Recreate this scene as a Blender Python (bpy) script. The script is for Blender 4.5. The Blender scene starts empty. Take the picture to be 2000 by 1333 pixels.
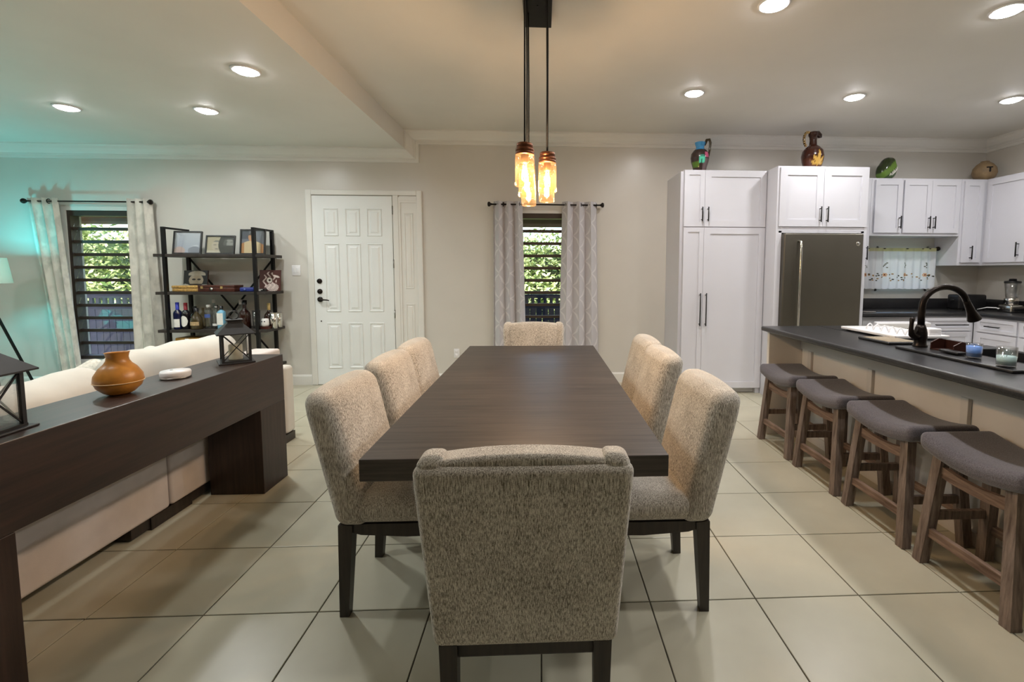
import bpy, math, random
from mathutils import Vector, Matrix
random.seed(7)
S = bpy.context.scene
C = S.collection
PI = math.pi

# ------------------------------------------------------------------ camera, world, lights, exposure
W = 5.554            # plane of the far wall
XL, XR = -7.3, 5.53  # side walls
YF = -5.0            # wall behind the camera
ZL, ZR = 2.796, 3.008  # lower and upper ceiling
XS = -1.60           # step between the two ceilings
H = 1.3724
F, CX, CY, PITCH, YAW, ROLL = 889.08, 1100.22, 597.91, 0.075179, 0.046110, 0.002838

def cam_rows():
    cy, sy, cp, sp, cr, sr = math.cos(YAW), math.sin(YAW), math.cos(PITCH), math.sin(PITCH), math.cos(ROLL), math.sin(ROLL)
    Ry = Matrix(((cy, 0, -sy), (0, 1, 0), (sy, 0, cy)))
    Rx = Matrix(((1, 0, 0), (0, cp, -sp), (0, sp, cp)))
    Rz = Matrix(((cr, -sr, 0), (sr, cr, 0), (0, 0, 1)))
    return Rz @ Rx @ Ry
RC = cam_rows()
def w2(v):  # vision axes (x right, y down, z forward) to blender axes
    return Vector((v[0], v[2], -v[1]))
right, up, back = w2(RC[0]), -w2(RC[1]), -w2(RC[2])
cam_d = bpy.data.cameras.new('camera')
cam = bpy.data.objects.new('camera', cam_d)
C.objects.link(cam)
cam.matrix_world = Matrix(((right.x, up.x, back.x, 0), (right.y, up.y, back.y, 0), (right.z, up.z, back.z, H), (0, 0, 0, 1)))
cam_d.sensor_fit = 'HORIZONTAL'
cam_d.sensor_width = 36.0
cam_d.lens = F / 2000 * 36
cam_d.shift_x = -(CX - 1000) / 2000
cam_d.shift_y = (CY - 666.5) / 2000
cam_d.clip_start = 0.05
S.camera = cam
def project(x, y, z):
    v = RC @ Vector((x, -(z - H), y))
    if v.z < 0.05: return None
    return F * v.x / v.z + CX, F * v.y / v.z + CY

S.view_settings.view_transform = 'Standard'
S.view_settings.look = 'None'
S.view_settings.gamma = 1.0
S.view_settings.use_curve_mapping = False
S.view_settings.exposure = 0.12

wd = bpy.data.worlds.new('sky'); S.world = wd; wd.use_nodes = True
nt = wd.node_tree; bg = nt.nodes['Background']
sk = nt.nodes.new('ShaderNodeTexSky'); sk.sky_type = 'NISHITA'; sk.sun_disc = False
sk.sun_elevation = math.radians(50); sk.sun_rotation = math.radians(200); sk.air_density = 1.0; sk.dust_density = 2.0
nt.links.new(sk.outputs[0], bg.inputs[0]); bg.inputs[1].default_value = 1.0

sun_d = bpy.data.lights.new('sun', 'SUN'); sun_d.energy = 15; sun_d.color = (1, .95, .85); sun_d.angle = .01
sun = bpy.data.objects.new('sun', sun_d); C.objects.link(sun); sun.rotation_euler = (math.radians(32), math.radians(12), math.radians(0))

DOWN_W, DOWN_COL_R, DOWN_COL_L = 13.0, (1.0, .975, .95), (.95, 1.0, .975)
PEND_W, PEND_COL = 15.0, (1.0, .79, .64)
TEAL_W, TEAL_COL = 42.0, (.05, .82, .90)

# ------------------------------------------------------------------ materials
def lin(c):
    return tuple((v / 12.92 if v <= .04045 else ((v + .055) / 1.055) ** 2.4) for v in c)
def hexc(r, g, b): return lin((r / 255, g / 255, b / 255))
MATS = {}
def base_mat(name):
    m = bpy.data.materials.new(name); m.use_nodes = True
    n = m.node_tree; b = n.nodes['Principled BSDF']
    MATS[name] = m
    return m, n, b
def tc(n, scale=(1, 1, 1), coord='Object', rot=(0, 0, 0)):
    t = n.nodes.new('ShaderNodeTexCoord'); mp = n.nodes.new('ShaderNodeMapping')
    mp.inputs['Scale'].default_value = scale; mp.inputs['Rotation'].default_value = rot
    n.links.new(t.outputs[coord], mp.inputs[0]); return mp.outputs[0]
def noise(n, vec, scale=5, detail=3, rough=.5):
    x = n.nodes.new('ShaderNodeTexNoise'); x.inputs['Scale'].default_value = scale
    x.inputs['Detail'].default_value = detail; x.inputs['Roughness'].default_value = rough
    n.links.new(vec, x.inputs['Vector']); return x.outputs['Fac']
def ramp(n, fac, stops):
    r = n.nodes.new('ShaderNodeValToRGB'); e = r.color_ramp.elements
    while len(e) < len(stops): e.new(.5)
    for i, (p, c) in enumerate(stops): e[i].position = p; e[i].color = tuple(c) + (1,)
    n.links.new(fac, r.inputs[0]); return r.outputs[0]
def bump(n, b, fac, strength=.2, dist=.01):
    x = n.nodes.new('ShaderNodeBump'); x.inputs['Strength'].default_value = strength; x.inputs['Distance'].default_value = dist
    n.links.new(fac, x.inputs['Height']); n.links.new(x.outputs[0], b.inputs['Normal'])
def plain(name, col, rough=.5, metal=0, var=.04, scale=6, bmp=0, bscale=80, spec=None):
    m, n, b = base_mat(name)
    v = tc(n)
    f = noise(n, v, scale, 3)
    lo = tuple(c * (1 - var * 2) for c in col); hi = tuple(min(1, c * (1 + var * 2)) for c in col)
    n.links.new(ramp(n, f, [(.3, lo), (.7, hi)]), b.inputs['Base Color'])
    b.inputs['Roughness'].default_value = rough; b.inputs['Metallic'].default_value = metal
    if spec is not None: b.inputs['Specular IOR Level'].default_value = spec
    if bmp: bump(n, b, noise(n, v, bscale, 2), bmp, .003)
    return m
def wood(name, dark, light, scale=(2, 30, 30), rough=.4, bmp=.08, spec=.5):
    m, n, b = base_mat(name)
    v = tc(n, scale)
    f1 = noise(n, v, 1.6, 6, .65)
    n.links.new(ramp(n, f1, [(.30, dark), (.72, light)]), b.inputs['Base Color'])
    b.inputs['Roughness'].default_value = rough; b.inputs['Specular IOR Level'].default_value = spec
    bump(n, b, f1, bmp, .002)
    return m
def tweed(name, dark, mid, light, sx=(330, 42, 42)):
    m, n, b = base_mat(name)
    f1 = noise(n, tc(n, sx), 1.0, 2, .6)
    f2 = noise(n, tc(n, (1, 1, 1)), 420, 2, .7)
    f3 = noise(n, tc(n, (1, 1, 1)), 9, 2, .5)
    a = n.nodes.new('ShaderNodeMath'); a.operation = 'MULTIPLY_ADD'; a.inputs[1].default_value = .66
    n.links.new(f1, a.inputs[0])
    k = n.nodes.new('ShaderNodeMath'); k.operation = 'MULTIPLY'; k.inputs[1].default_value = .34; n.links.new(f2, k.inputs[0])
    n.links.new(k.outputs[0], a.inputs[2])
    a2 = n.nodes.new('ShaderNodeMath'); a2.operation = 'MULTIPLY_ADD'; a2.inputs[1].default_value = .12; n.links.new(f3, a2.inputs[0]); n.links.new(a.outputs[0], a2.inputs[2])
    n.links.new(ramp(n, a2.outputs[0], [(.42, dark), (.54, mid), (.66, light)]), b.inputs['Base Color'])
    b.inputs['Roughness'].default_value = .95; b.inputs['Specular IOR Level'].default_value = .1
    b.inputs['Sheen Weight'].default_value = .25; b.inputs['Sheen Roughness'].default_value = .6
    bump(n, b, a.outputs[0], .5, .002)
    return m
def glass(name, col=(1, 1, 1), fac=.14, rough=.03):
    m = bpy.data.materials.new(name); m.use_nodes = True; n = m.node_tree; MATS[name] = m
    n.nodes.remove(n.nodes['Principled BSDF'])
    o = n.nodes['Material Output']
    t = n.nodes.new('ShaderNodeBsdfTransparent'); t.inputs[0].default_value = tuple(col) + (1,)
    g = n.nodes.new('ShaderNodeBsdfGlossy'); g.inputs['Roughness'].default_value = rough
    lw = n.nodes.new('ShaderNodeLayerWeight'); lw.inputs[0].default_value = .35
    mm = n.nodes.new('ShaderNodeMath'); mm.operation = 'MULTIPLY_ADD'; mm.inputs[1].default_value = {'window_glass': .22, 'jar_glass': .28, 'bulb_glass': .2}.get(name, .55); mm.inputs[2].default_value = fac * .4
    n.links.new(lw.outputs['Facing'], mm.inputs[0])
    mx = n.nodes.new('ShaderNodeMixShader'); n.links.new(mm.outputs[0], mx.inputs[0]); n.links.new(t.outputs[0], mx.inputs[1]); n.links.new(g.outputs[0], mx.inputs[2])
    n.links.new(mx.outputs[0], o.inputs[0]); return m
def emit(name, col, strength):
    m, n, b = base_mat(name)
    b.inputs['Base Color'].default_value = (.9, .9, .9, 1)
    b.inputs['Emission Color'].default_value = tuple(col) + (1,); b.inputs['Emission Strength'].default_value = strength
    return m
def painted(name, rough=.5, attr='paint'):
    m, n, b = base_mat(name)
    a = n.nodes.new('ShaderNodeAttribute'); a.attribute_name = attr
    n.links.new(a.outputs['Color'], b.inputs['Base Color']); b.inputs['Roughness'].default_value = rough
    return m

plain('wall_paint', hexc(210, 207, 200), .30, var=.012, scale=2, bmp=.03, bscale=60)
plain('ceiling_paint', hexc(222, 219, 212), .6, var=.012, scale=2, bmp=.03, bscale=50)
plain('trim_paint', hexc(226, 225, 220), .32, var=.01, scale=3)
plain('door_paint', hexc(230, 233, 232), .35, var=.01, scale=3)
plain('cabinet_paint', hexc(210, 211, 219), .35, var=.008, scale=3)
plain('cabinet_inside', hexc(205, 205, 205), .5, var=.01)
plain('grout', hexc(72, 66, 56), .9, var=.1, scale=30)
m, n, b = base_mat('tile')
v = tc(n, (1, 1, 1), 'Generated')
oi = n.nodes.new('ShaderNodeObjectInfo')
va = n.nodes.new('ShaderNodeVectorMath'); va.operation = 'ADD'
t = n.nodes.new('ShaderNodeVectorMath'); t.operation = 'SCALE'; t.inputs['Scale'].default_value = 40
cx = n.nodes.new('ShaderNodeCombineXYZ'); n.links.new(oi.outputs['Random'], cx.inputs[0]); n.links.new(cx.outputs[0], t.inputs[0])
g = n.nodes.new('ShaderNodeNewGeometry')
n.links.new(g.outputs['Position'], va.inputs[0]); n.links.new(t.outputs[0], va.inputs[1])
f1 = noise(n, va.outputs[0], 2.2, 4, .55)
n.links.new(ramp(n, f1, [(.1, hexc(170, 165, 144)), (.9, hexc(200, 196, 176))]), b.inputs['Base Color'])
b.inputs['Roughness'].default_value = .30
wood('table_wood', hexc(32, 27, 25), hexc(76, 68, 63), (1.5, 30, 30), .40, .12, .6)
wood('table_wood_end', hexc(36, 29, 26), hexc(66, 56, 50), (1.5, 26, 40), .42, .12)
wood('console_wood', hexc(30, 18, 14), hexc(62, 41, 33), (26, 1.6, 26), .38, .06, .8)
wood('console_wood_upright', hexc(32, 21, 17), hexc(64, 46, 39), (26, 26, 1.6), .38, .10)
wood('chair_wood', hexc(30, 24, 21), hexc(58, 48, 42), (26, 26, 2), .4, .06)
wood('stool_wood', hexc(86, 73, 66), hexc(152, 136, 125), (38, 38, 3), .7, .25, .25)
wood('stool_wood_rail', hexc(84, 66, 56), hexc(156, 132, 116), (38, 3, 38), .7, .25, .25)
tweed('chair_tweed', hexc(102, 95, 84), hexc(176, 169, 158), hexc(230, 225, 215), (430, 430, 48))
tweed('stool_fabric', hexc(74, 70, 75), hexc(90, 86, 92), hexc(106, 102, 108), (240, 240, 240))
plain('sofa_fabric', hexc(216, 212, 203), .95, var=.02, scale=8, bmp=.25, bscale=500, spec=.1)
plain('sofa_back_fabric', hexc(214, 204, 198), .95, var=.03, scale=8, bmp=.25, bscale=500, spec=.1)
plain('pillow_fabric', hexc(216, 212, 200), .95, var=.10, scale=90, bmp=.6, bscale=120, spec=.1)
plain('black_metal', hexc(32, 31, 31), .45, .6, var=.05)
plain('shelf_board', hexc(46, 40, 36), .5, var=.15, scale=18)
plain('lantern_metal', hexc(54, 54, 56), .5, .5, var=.06)
plain('bronze', hexc(40, 34, 31), .32, .75, var=.08)
plain('dark_window', hexc(52, 42, 34), .5, 0, var=.08)
plain('window_trim', hexc(214, 213, 208), .45, var=.01)
plain('counter_black', hexc(38, 38, 40), .30, 0, var=.25, scale=160)
plain('sink_black', hexc(30, 30, 32), .35, 0, var=.15, scale=120)
plain('steel', hexc(150, 148, 144), .3, 1, var=.03)
plain('fridge_slate', hexc(98, 94, 86), .38, .8, var=.02, scale=3)
plain('fridge_side', hexc(52, 50, 48), .5, .3, var=.04)
plain('chrome', hexc(215, 212, 206), .15, 1, var=.02)
plain('island_paint', hexc(226, 220, 212), .45, var=.01)
plain('batten_paint', hexc(214, 209, 202), .5, var=.01)
plain('white_plastic', hexc(232, 232, 234), .35, var=.01)
plain('black_plastic', hexc(24, 24, 26), .35, var=.05)
plain('rubber', hexc(28, 27, 27), .8, var=.05)
plain('wax', hexc(232, 226, 200), .6, var=.03)
plain('blue_wax', hexc(96, 142, 214), .5, var=.03)
plain('teal_wax', hexc(168, 196, 196), .5, var=.03)
plain('gourd_skin', hexc(188, 126, 50), .33, var=.13, scale=10)
plain('pale_line', hexc(228, 196, 150), .6)
plain('cork', hexc(142, 130, 110), .8, var=.1, scale=60)
plain('copper', hexc(58, 30, 24), .4, .3, var=.1)
plain('copper_cap', hexc(112, 70, 48), .38, .85, var=.12, scale=30)
plain('rattan', hexc(176, 138, 74), .6, var=.2, scale=70, bmp=.5, bscale=120)
plain('red_wood', hexc(70, 34, 24), .35, var=.15, scale=20)
plain('blue_case', hexc(34, 46, 118), .5, var=.08)
plain('gold_box', hexc(190, 146, 68), .45, var=.1, scale=14)
plain('gold', hexc(196, 168, 110), .35, .5, var=.08)
plain('dark_glass', hexc(22, 20, 26), .08, 0, var=.1)
plain('blue_glass', hexc(20, 26, 60), .08, 0, var=.1)
plain('brown_glass', hexc(44, 22, 16), .08, 0, var=.1)
plain('green_glass', hexc(66, 56, 34), .1, 0, var=.1)
plain('label_white', hexc(226, 224, 218), .7, var=.03, scale=40)
plain('label_gold', hexc(176, 150, 110), .5, var=.15, scale=60)
plain('label_blue', hexc(70, 90, 150), .5, var=.08, scale=40)
plain('cap_blue', hexc(46, 56, 170), .4, var=.05)
plain('cap_red', hexc(140, 34, 46), .4, var=.05)
plain('cap_black', hexc(26, 26, 28), .4, var=.05)
plain('cap_white', hexc(234, 234, 232), .4, var=.02)
plain('gin_blue', hexc(120, 178, 206), .1, 0, var=.05)
plain('skull_ceramic', hexc(236, 234, 230), .4, var=.03)
plain('green_shell', hexc(84, 110, 44), .3, var=.25, scale=6)
plain('tan_gourd', hexc(140, 118, 88), .55, var=.12, scale=12)
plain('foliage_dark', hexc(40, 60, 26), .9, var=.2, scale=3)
plain('fence_paint', hexc(44, 45, 68), .6, var=.1, scale=5)
plain('porch_soffit', hexc(120, 96, 72), .8, var=.06)
plain('porch_floor', hexc(150, 146, 138), .8, var=.06)
plain('lawn', hexc(110, 140, 70), .9, var=.2, scale=4)
plain('lamp_shade', hexc(216, 226, 214), .9, var=.02)
plain('jar_ring', hexc(120, 74, 50), .35, .8, var=.1)
plain('black_frame', hexc(34, 33, 33), .4, var=.05)
plain('mat_white', hexc(228, 224, 214), .8, var=.02)
glass('clear_glass', (1, 1, 1), .14)
glass('window_glass', (.96, .98, 1.0), .10, .01)
glass('jar_glass', (1.0, .86, .66), .16)
n = MATS['jar_glass'].node_tree; ou_ = n.nodes['Material Output']; old = ou_.inputs[0].links[0].from_socket
tl = n.nodes.new('ShaderNodeBsdfTranslucent'); tl.inputs[0].default_value = (1, .62, .28, 1); mx = n.nodes.new('ShaderNodeMixShader'); mx.inputs[0].default_value = .02
n.links.new(old, mx.inputs[1]); n.links.new(tl.outputs[0], mx.inputs[2]); n.links.new(mx.outputs[0], ou_.inputs[0])
glass('bottle_glass', (.92, .94, .95), .25)
glass('amber_glass', (.78, .70, .52), .25)
glass('bulb_glass', (1, .93, .8), .1)
emit('downlight_lens', (1, .98, 1.0), 55)
emit('filament', (1, .70, .42), 22)
emit('lamp_bulb', TEAL_COL, 6)
painted('print_matte', .45); painted('glazed_paint', .18); painted('cloth_paint', .95)
def translucent(name, fac, attr=None, col=None):
    n = MATS[name].node_tree; o_ = n.nodes['Material Output']; old = o_.inputs[0].links[0].from_socket
    tl = n.nodes.new('ShaderNodeBsdfTranslucent'); mx = n.nodes.new('ShaderNodeMixShader'); mx.inputs[0].default_value = fac
    if attr:
        a = n.nodes.new('ShaderNodeAttribute'); a.attribute_name = attr; n.links.new(a.outputs['Color'], tl.inputs[0])
    else: tl.inputs[0].default_value = tuple(col) + (1,)
    n.links.new(old, mx.inputs[1]); n.links.new(tl.outputs[0], mx.inputs[2]); n.links.new(mx.outputs[0], o_.inputs[0])
translucent('cloth_paint', .45, 'paint'); translucent('lamp_shade', .16, None, hexc(216, 226, 214))
# leaves with per-vertex colour
m = painted('leaf', .6, 'paint')
# trellis curtain
m, n, b = base_mat('curtain_trellis')
uv = n.nodes.new('ShaderNodeUVMap'); sp = n.nodes.new('ShaderNodeSeparateXYZ'); n.links.new(uv.outputs[0], sp.inputs[0])
def mth(op, a, bb=None, c=None):
    x = n.nodes.new('ShaderNodeMath'); x.operation = op
    for i, q in enumerate((a, bb, c)):
        if q is None: continue
        if isinstance(q, (int, float)): x.inputs[i].default_value = q
        else: n.links.new(q, x.inputs[i])
    return x.outputs[0]
su, sv = mth('DIVIDE', sp.outputs[0], .26), mth('DIVIDE', sp.outputs[1], .30)
wob = mth('MULTIPLY', mth('SINE', mth('MULTIPLY', sv, 4 * PI)), .05)
p1 = mth('PINGPONG', mth('ADD', mth('ADD', su, sv), wob), .5)
p2 = mth('PINGPONG', mth('SUBTRACT', mth('SUBTRACT', su, sv), wob), .5)
d = mth('MINIMUM', p1, p2)
ln = mth('LESS_THAN', d, .045)
n.links.new(ramp(n, ln, [(0, hexc(192, 190, 194)), (1, hexc(210, 208, 210))]), b.inputs['Base Color'])
b.inputs['Roughness'].default_value = .8; b.inputs['Sheen Weight'].default_value = .2
m, n, b = base_mat('curtain_damask')
f1 = noise(n, tc(n, (1, 1, .55)), 11, 3, .55)
n.links.new(ramp(n, f1, [(.42, hexc(196, 193, 184)), (.56, hexc(218, 214, 204))]), b.inputs['Base Color'])
b.inputs['Roughness'].default_value = .85; b.inputs['Sheen Weight'].default_value = .2

# ------------------------------------------------------------------ mesh helpers
class MB:
    def __init__(s): s.v = []; s.f = []; s.sm = []; s.uv = None
    def add(s, vs, fs, smooth=False, M=None):
        o = len(s.v)
        s.v += [tuple(M @ Vector(p)) if M else tuple(p) for p in vs]
        s.f += [tuple(i + o for i in q) for q in fs]; s.sm += [smooth] * len(fs); return s
    def box(s, x0, x1, y0, y1, z0, z1, M=None):
        vs = [(x0, y0, z0), (x1, y0, z0), (x1, y1, z0), (x0, y1, z0), (x0, y0, z1), (x1, y0, z1), (x1, y1, z1), (x0, y1, z1)]
        return s.add(vs, [(3, 2, 1, 0), (4, 5, 6, 7), (0, 1, 5, 4), (1, 2, 6, 5), (2, 3, 7, 6), (3, 0, 4, 7)], False, M)
    def rbox(s, x0, x1, y0, y1, z0, z1, r=.01, seg=2, fn=None, M=None, mid=1, smooth=True):
        h = ((x1 - x0) / 2, (y1 - y0) / 2, (z1 - z0) / 2); c = ((x0 + x1) / 2, (y0 + y1) / 2, (z0 + z1) / 2)
        r = min(r, min(h) * .999)
        if seg == 1: ts = [0, 1]
        else: ts = [1 - math.tan((1 - i / seg) * PI / 4) for i in range(seg + 1)]
        ax = []
        for k in range(3):
            a = [-h[k] + r * t_ for t_ in ts]
            b_ = [-x for x in reversed(a)]
            inner = [a[-1] + (b_[0] - a[-1]) * i / mid for i in range(1, mid)]
            ax.append(a + inner + b_)
        idx = {}; vs = []; fs = []
        def vid(p):
            key = (round(p[0], 6), round(p[1], 6), round(p[2], 6))
            if key not in idx:
                q = [max(-h[k] + r, min(h[k] - r, p[k])) for k in range(3)]
                d_ = [p[k] - q[k] for k in range(3)]; L = math.sqrt(sum(x * x for x in d_))
                if L > 1e-9: q = [q[k] + d_[k] / L * r for k in range(3)]
                q = [q[k] + c[k] for k in range(3)]
                if fn: q = fn(*q)
                idx[key] = len(vs); vs.append(tuple(q))
            return idx[key]
        for k in range(3):
            u, w = (k + 1) % 3, (k + 2) % 3
            for sgn in (-1, 1):
                for i in range(len(ax[u]) - 1):
                    for j in range(len(ax[w]) - 1):
                        qd = []
                        for (a, b_) in ((i, j), (i + 1, j), (i + 1, j + 1), (i, j + 1)):
                            p = [0, 0, 0]; p[k] = sgn * h[k]; p[u] = ax[u][a]; p[w] = ax[w][b_]; qd.append(vid(p))
                        if sgn < 0: qd.reverse()
                        if len(set(qd)) == 4: fs.append(tuple(qd))
        return s.add(vs, fs, smooth, M)
    def cyl(s, p0, p1, r0, r1=None, n=14, caps=True, smooth=True, M=None):
        return s.tube([p0, p1], [r0, r0 if r1 is None else r1], n, caps, smooth, M)
    def tube(s, pts, r, n=8, caps=True, smooth=True, M=None):
        pts = [Vector(p) for p in pts]
        rs = r if isinstance(r, (list, tuple)) else [r] * len(pts)
        vs = []; fs = []; pu = None
        for i, p in enumerate(pts):
            t_ = (pts[min(i + 1, len(pts) - 1)] - pts[max(i - 1, 0)]).normalized()
            if pu is None:
                pu = t_.orthogonal().normalized()
            pu = (pu - t_ * pu.dot(t_)).normalized(); pw = t_.cross(pu)
            for k in range(n):
                a = 2 * PI * k / n
                vs.append(tuple(p + (pu * math.cos(a) + pw * math.sin(a)) * rs[i]))
        for i in range(len(pts) - 1):
            for k in range(n):
                k2 = (k + 1) % n
                fs.append((i * n + k, i * n + k2, (i + 1) * n + k2, (i + 1) * n + k))
        if caps:
            fs.append(tuple(reversed(range(n)))); fs.append(tuple(range((len(pts) - 1) * n, len(pts) * n)))
        return s.add(vs, fs, smooth, M)
    def bar(s, p0, p1, w, d_=None, taper=1.0, M=None, side=None):
        # square bar from p0 to p1; 'side' = direction of the width w
        p0, p1 = Vector(p0), Vector(p1); t_ = (p1 - p0).normalized(); d_ = d_ or w
        a = Vector(side) if side else (Vector((1, 0, 0)) if abs(t_.x) < .8 else Vector((0, 1, 0)))
        a = (a - t_ * a.dot(t_)).normalized(); b_ = t_.cross(a); vs = []
        for p, k in ((p0, 1), (p1, taper)):
            for (i, j) in ((-1, -1), (1, -1), (1, 1), (-1, 1)):
                vs.append(tuple(p + a * (w / 2 * k * i) + b_ * (d_ / 2 * k * j)))
        return s.add(vs, [(3, 2, 1, 0), (4, 5, 6, 7), (0, 1, 5, 4), (1, 2, 6, 5), (2, 3, 7, 6), (3, 0, 4, 7)], False, M)
    def lathe(s, prof, n=24, at=(0, 0, 0), smooth=True, M=None, caps=True):
        vs = []; fs = []
        for (r, z) in prof:
            for k in range(n):
                a = 2 * PI * k / n; vs.append((at[0] + r * math.cos(a), at[1] + r * math.sin(a), at[2] + z))
        for i in range(len(prof) - 1):
            for k in range(n):
                k2 = (k + 1) % n; fs.append((i * n + k, i * n + k2, (i + 1) * n + k2, (i + 1) * n + k))
        if caps:
            if prof[0][0] > 1e-4: fs.append(tuple(reversed(range(n))))
            if prof[-1][0] > 1e-4: fs.append(tuple(range((len(prof) - 1) * n, len(prof) * n)))
        return s.add(vs, fs, smooth, M)
    def prism(s, poly, axis, a, b_, M=None, smooth=False):
        # poly in the two other axes (in order x,y,z without axis)
        k = 'xyz'.index(axis); vs = []
        for q in (a, b_):
            for p in poly:
                v_ = list(p); v_.insert(k, q); vs.append(tuple(v_))
        n = len(poly); fs = [tuple(reversed(range(n))), tuple(range(n, 2 * n))]
        for i in range(n): fs.append((i, (i + 1) % n, n + (i + 1) % n, n + i))
        return s.add(vs, fs, smooth, M)
    def ball(s, c, r, n=12, m_=8, sc=(1, 1, 1)):
        prof = [(max(1e-5, math.sin(PI * i / m_)) , -math.cos(PI * i / m_)) for i in range(m_ + 1)]
        M = Matrix.Translation(c) @ Matrix.Diagonal((r * sc[0], r * sc[1], r * sc[2], 1))
        return s.lathe(prof, n, M=M, caps=False)
    def mesh(s, name):
        me = bpy.data.meshes.new(name); me.from_pydata(s.v, [], s.f)
        me.polygons.foreach_set('use_smooth', s.sm)
        if s.uv:
            l = me.uv_layers.new(name='UVMap')
            for lp in me.loops: l.data[lp.index].uv = s.uv[lp.vertex_index]
        me.update(); return me
def fix_normals(me):
    import bmesh
    bm = bmesh.new(); bm.from_mesh(me); bmesh.ops.recalc_face_normals(bm, faces=bm.faces); bm.to_mesh(me); bm.free()
def obj(name, mb, mat, parent=None, loc=None, rot=None, fix=True):
    me = mb if isinstance(mb, bpy.types.Mesh) else mb.mesh(name)
    if not isinstance(mb, bpy.types.Mesh):
        if fix: fix_normals(me)
        me.materials.append(MATS[mat])
    o = bpy.data.objects.new(name, me); C.objects.link(o)
    if parent: o.parent = parent
    if loc: o.location = loc
    if rot: o.rotation_euler = rot
    return o
def tag(o, label, cat, group=None, kind=None):
    o['label'] = label; o['category'] = cat
    if group: o['group'] = group
    if kind: o['kind'] = kind
    return o
def thing(name, label, cat, loc=(0, 0, 0), rotz=0, group=None, kind=None):
    o = bpy.data.objects.new(name, None); C.objects.link(o); o.empty_display_size = .05
    o.location = loc; o.rotation_euler = (0, 0, rotz)
    return tag(o, label, cat, group, kind)
def one(name, mb, mat, label, cat, loc=None, rot=None, group=None, kind=None):
    return tag(obj(name, mb, mat, None, loc, rot), label, cat, group, kind)
def dup(root, loc, rotz, label, group=None):
    r = root.copy(); C.objects.link(r); r.location = loc; r.rotation_euler = (0, 0, rotz); r['label'] = label
    if group: r['group'] = group
    for ch in list(root.children):
        c = ch.copy(); C.objects.link(c); c.parent = r
        for g_ in ch.children:
            d_ = g_.copy(); C.objects.link(d_); d_.parent = c
    return r
def paint(o, fn):
    me = o.data; a = me.color_attributes.new('paint', 'FLOAT_COLOR', 'POINT')
    buf = []
    for v_ in me.vertices: buf += list(fn(*v_.co)) + [1.0]
    a.data.foreach_set('color', buf)
def structure(name, mb, mat, label, cat):
    return one(name, mb, mat, label, cat, kind='structure')

# ------------------------------------------------------------------ room shell
T = .45; TX0 = 4.0077; TZ0 = -3.9625
fl = MB().box(XL - .1, XR + .1, YF - .1, W + .2, -.1, -.004)
floor = structure('floor', fl, 'grout', 'floor of large beige square tiles with dark grout', 'floor')
def tile_mb(x0, x1, y0, y1):
    c_ = .002
    vs = [(x0, y0, -.006), (x1, y0, -.006), (x1, y1, -.006), (x0, y1, -.006), (x0, y0, -.0015), (x1, y0, -.0015), (x1, y1, -.0015), (x0, y1, -.0015),
          (x0 + c_, y0 + c_, 0), (x1 - c_, y0 + c_, 0), (x1 - c_, y1 - c_, 0), (x0 + c_, y1 - c_, 0)]
    fs = [(8, 9, 10, 11)] + [(i, (i + 1) % 4, 4 + (i + 1) % 4, 4 + i) for i in range(4)] + [(4 + i, 4 + (i + 1) % 4, 8 + (i + 1) % 4, 8 + i) for i in range(4)]
    return vs, fs
gp = .0024
full = MB().add(*tile_mb(gp, T - gp, gp, T - gp)); full_me = full.mesh('tile'); full_me.materials.append(MATS['tile'])
rest = MB(); tiles = []
for i in range(-20, 30):
    for j in range(-17, 12):
        x0, y0 = (i - TX0) * T, (j - TZ0) * T
        x1, y1 = x0 + T, y0 + T
        if x1 < XL + .02 or x0 > XR - .02 or y1 < YF + .02 or y0 > W - .02: continue
        whole = x0 > XL and x1 < XR and y0 > YF and y1 < W
        seen = False
        for a in (0, .5, 1):
            for b_ in (0, .5, 1):
                p = project(x0 + a * T, y0 + b_ * T, 0)
                if p and -5 < p[0] < 2005 and -5 < p[1] < 1338: seen = True
        # hidden by the sofa and console or by the island and cupboards
        if x1 < -2.1 and y1 < 3.6: seen = False
        if x0 > 2.2 and y1 < 4.6: seen = False
        if x0 > 2.5: seen = False
        if seen: tiles.append((i, j, x0, y0, x1, y1, whole))
        else:
            rest.add(*tile_mb(max(x0 + gp, XL), min(x1 - gp, XR), max(y0 + gp, YF), min(y1 - gp, W)))
for (i, j, x0, y0, x1, y1, whole) in tiles:
    if whole: obj('tile', full_me, 'tile', floor, (x0, y0, 0))
    else:
        obj('tile', MB().add(*tile_mb(0, min(x1 - gp, XR) - max(x0 + gp, XL), 0, min(y1 - gp, W) - max(y0 + gp, YF))), 'tile', floor, (max(x0 + gp, XL), max(y0 + gp, YF), 0), fix=False)
r_ = obj('tile_field', rest, 'tile', floor, fix=False); r_['kind'] = 'stuff'

def wall_with_holes(x0, x1, z0, z1, holes, y0, y1):
    xs = sorted({x0, x1} | {h[0] for h in holes} | {h[1] for h in holes}); zs = sorted({z0, z1} | {h[2] for h in holes} | {h[3] for h in holes})
    mb = MB()
    for i in range(len(xs) - 1):
        for j in range(len(zs) - 1):
            cx_, cz_ = (xs[i] + xs[i + 1]) / 2, (zs[j] + zs[j + 1]) / 2
            if any(h[0] < cx_ < h[1] and h[2] < cz_ < h[3] for h in holes): continue
            mb.box(xs[i], xs[i + 1], y0, y1, zs[j], zs[j + 1])
    return mb
WIN1 = (-5.46, -4.66, .33, 2.06); WIN2 = (-.32, .41, .33, 2.07); WIN3 = (4.18, 4.86, 1.14, 1.70)
DOOR = (-2.703, -1.700, 0, 2.262)
structure('wall_back', wall_with_holes(XL - .1, XR + .1, -.05, ZR + .05, [WIN1, WIN2, WIN3], W, W + .16), 'wall_paint', 'greige painted wall with the white front door and louvred windows', 'wall')
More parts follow.
